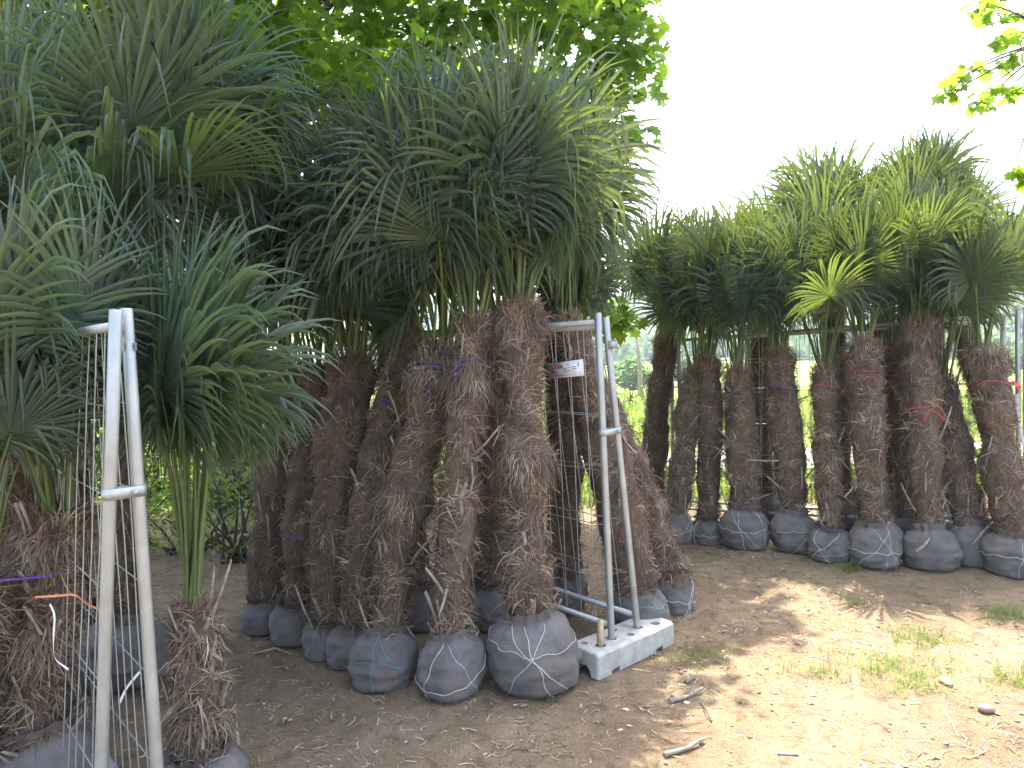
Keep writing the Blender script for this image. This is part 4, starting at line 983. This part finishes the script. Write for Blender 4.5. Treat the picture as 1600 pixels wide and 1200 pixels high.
# ------------------------------------------------------------------ foreground ground details
tufts = [((1330, 893), .10, 90, .13, 'upright green grass tuft by the white-twined root ball'), ((1395, 1045), .26, 420, .09, 'broad low grass patch in the sunlit soil, the largest one'), ((1440, 998), .17, 240, .09, 'grass tuft just behind the broad sunlit patch'),
         ((1580, 962), .16, 180, .10, 'green grass tuft at the right edge near the root balls'), ((1592, 1062), .15, 200, .10, 'grass tuft at the right edge of the sunlit soil'), ((1290, 1058), .10, 50, .13, 'thin spindly grass sprigs in the middle of the sunlit soil'),
         ((1090, 1030), .20, 260, .07, 'dry grass patch in the shade right of the concrete foot'), ((1335, 945), .08, 45, .10, 'small grass tuft at the shadow edge before the right row'), ((1225, 858), .10, 60, .09, 'small weeds in front of the fourth right-row root ball'), ((1440, 1075), .12, 140, .08, 'grass tuft at the near end of the broad sunlit patch'), ((1230, 1050), .16, 60, .06, 'sparse yellowish grass left of the spindly sprigs'), ((1310, 975), .14, 60, .06, 'sparse grass at the tip of the palm shadow')]
for k, (pxy, r, n, h, lab) in enumerate(tufts):
    c = ground(*pxy); rg = np.random.default_rng(400 + k); mb = MB(); n = int(n * 2.2)
    a = rg.uniform(0, 6.283, n); rr = r * rg.random(n) ** .6; wob = 1 + .4 * np.sin(a * 3 + k)
    blades(mb, c.x + rr * np.cos(a) * wob * 1.3, c.y + rr * np.sin(a) * wob, h * rg.uniform(.2, 1.1, n) ** 1.2, rg.uniform(.0009, .0022, n), rg, 1.35, .55 if h > .08 else .85)
    b = gpt(c); me = mb.mesh('grass_tuft', [M_GRASS]); me.transform(Matrix.Translation(-b)); thing('grass_tuft', lab, 'grass', b, 'grass tufts in the soil', me)
# sparse seedlings and straw litter
rg = np.random.default_rng(31); mb = MB(); n = 5200
x = rg.uniform(-.2, 5, n); y = rg.uniform(3.0, 7.2, n); ok = (fbm(x * 1.3, y * 1.3, 55, 3) > .14) & (x > .25 * (y - 2.5)); x, y = x[ok], y[ok]; n = len(x)
blades(mb, x, y, rg.uniform(.015, .06, n), rg.uniform(.001, .0022, n), rg, 1.2, .6)
g = link('sparse_grass', mb.mesh('sparse_grass', [M_GRASS]), kind='stuff'); g['label'] = 'thin scattered grass seedlings over the dry soil'; g['category'] = 'grass'
mb = MB(); n = 26000
x = rg.uniform(-3.2, 4.6, n); y = 2.6 + 5.2 * rg.random(n) ** 1.1
dens = .35 + .9 * (fbm(x * 1.1, y * 1.1, 62, 3) > 0); ok = rg.random(n) < dens; x, y = x[ok], y[ok]; n = len(x)
a = rg.uniform(0, 6.283, n); L = .012 + .075 * rg.random(n) ** 1.8 * np.where(rg.random(n) < .06, 2.0, 1); w = .0006 + .0022 * rg.random(n) ** 2; wl = rg.random(n) < .06; w[wl] = rg.uniform(.004, .010, wl.sum()); L[wl] = rg.uniform(.015, .04, wl.sum())
dx, dy = np.cos(a), np.sin(a); bend = rg.normal(0, .25, n)
def rib(t, off): 
    xx = x + dx * L * t - dy * L * bend * off; yy = y + dy * L * t + dx * L * bend * off; return xx, yy
P_ = []
lift = rg.uniform(.002, .012, n)
for t, off, zl in ((-.5, 0, .002), (0, .5, 1), (.5, 0, .002)):
    xx, yy = rib(t, off); zz = gz(xx, yy) + (lift if zl == 1 else .003)
    P_ += [np.stack([xx - dy * -w, yy + dx * -w, zz], -1), np.stack([xx - dy * w, yy + dx * w, zz + .001], -1)]
V = np.stack(P_, 1); q = np.arange(n) * 6
mb.add(V.reshape(-1, 3), np.concatenate([np.stack([q, q + 1, q + 3, q + 2], -1), np.stack([q + 2, q + 3, q + 5, q + 4], -1)]), 0, np.repeat(rg.uniform(0, 1, n), 6))
g = link('straw_litter', mb.mesh('straw_litter', [M_STRAW]), kind='stuff'); g['label'] = 'dry straw, fibre and twig litter strewn over the soil'; g['category'] = 'litter'
# small clods and pebbles
mb = MB(); n = 5000; x = rg.uniform(-3, 4.6, n); y = 2.6 + 5 * rg.random(n); r = .003 + .012 * rg.random(n) ** 3
oct_ = np.array([[1, 0, 0], [-1, 0, 0], [0, 1, 0], [0, -1, 0], [0, 0, .7], [0, 0, -.7]])
V = np.stack([x, y, gz(x, y) + r * .25], -1)[:, None, :] + oct_[None] * r[:, None, None] * rg.uniform(.6, 1.3, (n, 6, 1))
of = np.array([[0, 2, 4], [2, 1, 4], [1, 3, 4], [3, 0, 4], [2, 0, 5], [1, 2, 5], [3, 1, 5], [0, 3, 5]])
mb.add(V.reshape(-1, 3), (of[None] + np.arange(n)[:, None, None] * 6).reshape(-1, 3), 0)
g = link('soil_crumbs', mb.mesh('soil_crumbs', [M_STONE]), kind='stuff'); g['label'] = 'small soil crumbs and pebbles on the bare ground'; g['category'] = 'soil'
def rock(name, label, cat, px, py, sz, seed, mtl):
    c = gpt(ground(px, py)); bm = bmesh.new(); bmesh.ops.create_icosphere(bm, subdivisions=3, radius=1); rg = np.random.default_rng(seed)
    for v in bm.verts:
        f = 1 + .22 * float(fbm(v.co.x * 1.5 + seed, v.co.y * 1.5 + v.co.z, seed, 3)); v.co = Vector((v.co.x * sz[0], v.co.y * sz[1], v.co.z * sz[2])) * f
    me = bpy.data.meshes.new(name); bm.to_mesh(me); bm.free(); me.materials.append(mtl); me.polygons.foreach_set('use_smooth', [True] * len(me.polygons))
    o = thing(name, label, cat, (c.x, c.y, c.z + sz[2] * .7), None, me); o.rotation_euler = (0, 0, seed); return o
rock('stone', 'smooth reddish stone on the sunlit soil at lower right', 'stone', 1541, 1112, (.04, .028, .024), 3, M_STONE)
rock('stone', 'small pale stone in the sun patch in front of the concrete foot', 'stone', 1075, 1068, (.022, .018, .020), 5, M_GREYWOOD)
rock('soil_clod', 'dark soil clod behind the reddish stone', 'clod', 1478, 1068, (.05, .03, .018), 8, M_STONE)
def stick(label, pts, r, mtl, seed):
    rg = np.random.default_rng(seed); P_ = np.array([V3(gpt(ground(x, y))) + V3((0, 0, r * .9 + z)) for x, y, z in pts]); c = P_[0].copy(); P2 = []
    for k in range(len(P_) - 1):
        for t in np.linspace(0, 1, 4, endpoint=False): P2.append(P_[k] * (1 - t) + P_[k + 1] * t + rg.normal(0, r * .15, 3))
    P2.append(P_[-1]); mb = MB(); n = len(P2); mb.tube(np.array(P2) - c, r * np.linspace(1, .55, n) * rg.uniform(.85, 1.15, n), 7)
    return thing('stick', label, 'stick', tuple(c), None, mb.mesh('stick', [mtl], True))
stick('grey weathered stick lying at the bottom of the picture', [(1038, 1180, 0), (1070, 1174, .004), (1102, 1161, .01)], .012, M_GREYWOOD, 1)
stick('dark broken wood piece at the shadow edge', [(1048, 1101, 0), (1075, 1092, .005), (1098, 1084, .01)], .012, M_GREYWOOD, 2)
stick('small dark twig lying near the bottom edge in the sun', [(1214, 1181, 0), (1248, 1184, 0)], .007, M_GREYWOOD, 3)
stick('thin bent twig standing in the sun patch edge', [(1096, 1102, 0), (1102, 1120, .03), (1112, 1133, .0)], .004, M_BARK, 4)
stick('pale yellow stalk piece in front of the concrete foot', [(988, 1050, 0), (1018, 1054, 0)], .006, M_WOOD, 5)
stick('pale leaf stalk standing upright beside the near left palm base', [(372, 1172, 0), (371, 1150, .04), (368, 1130, .09)], .008, M_STUB, 6)
stick('long thin straw stalk on the soil at right', [(1475, 1110, 0), (1487, 1130, .004), (1497, 1150, 0)], .004, M_WOOD, 7)
P_ = np.array([V3(at(x, y, d)) for x, y, d in ((1431, 862, 5.66), (1443, 853, 5.68), (1452, 842, 5.74), (1459, 828, 5.82))]); mb = MB(); mb.tube(P_ - P_[0], [.013, .012, .011, .008], 7)
thing('stick', 'pale cut leaf stalk resting across a right-row root ball', 'stick', tuple(P_[0]), None, mb.mesh('stick', [M_STUB], True))
stick('brown fallen leaf stalk on the shaded soil at left', [(395, 1020, 0), (430, 1016, .01), (455, 1018, 0)], .008, M_STUB, 9)

# ------------------------------------------------------------------ air
hb = bpy.data.meshes.new('haze'); bm = bmesh.new(); bmesh.ops.create_cube(bm, size=1); bm.to_mesh(hb); bm.free()
ho = link('haze', hb, kind='stuff'); ho['label'] = 'pale summer haze in the valley air'; ho['category'] = 'haze'
ho.scale = (5200, 3300, 330); ho.location = (0, 1150, 130)
hm = bpy.data.materials.new('haze_air'); hm.use_nodes = True; nt = hm.node_tree
for n in list(nt.nodes):
    if n.type == 'BSDF_PRINCIPLED': nt.nodes.remove(n)
pv = nt.nodes.new('ShaderNodeVolumePrincipled'); pv.inputs['Color'].default_value = (.78, .88, 1, 1); pv.inputs['Density'].default_value = .00042; pv.inputs['Anisotropy'].default_value = .3
nt.links.new(pv.outputs[0], nt.nodes['Material Output'].inputs['Volume']); hb.materials.append(hm)
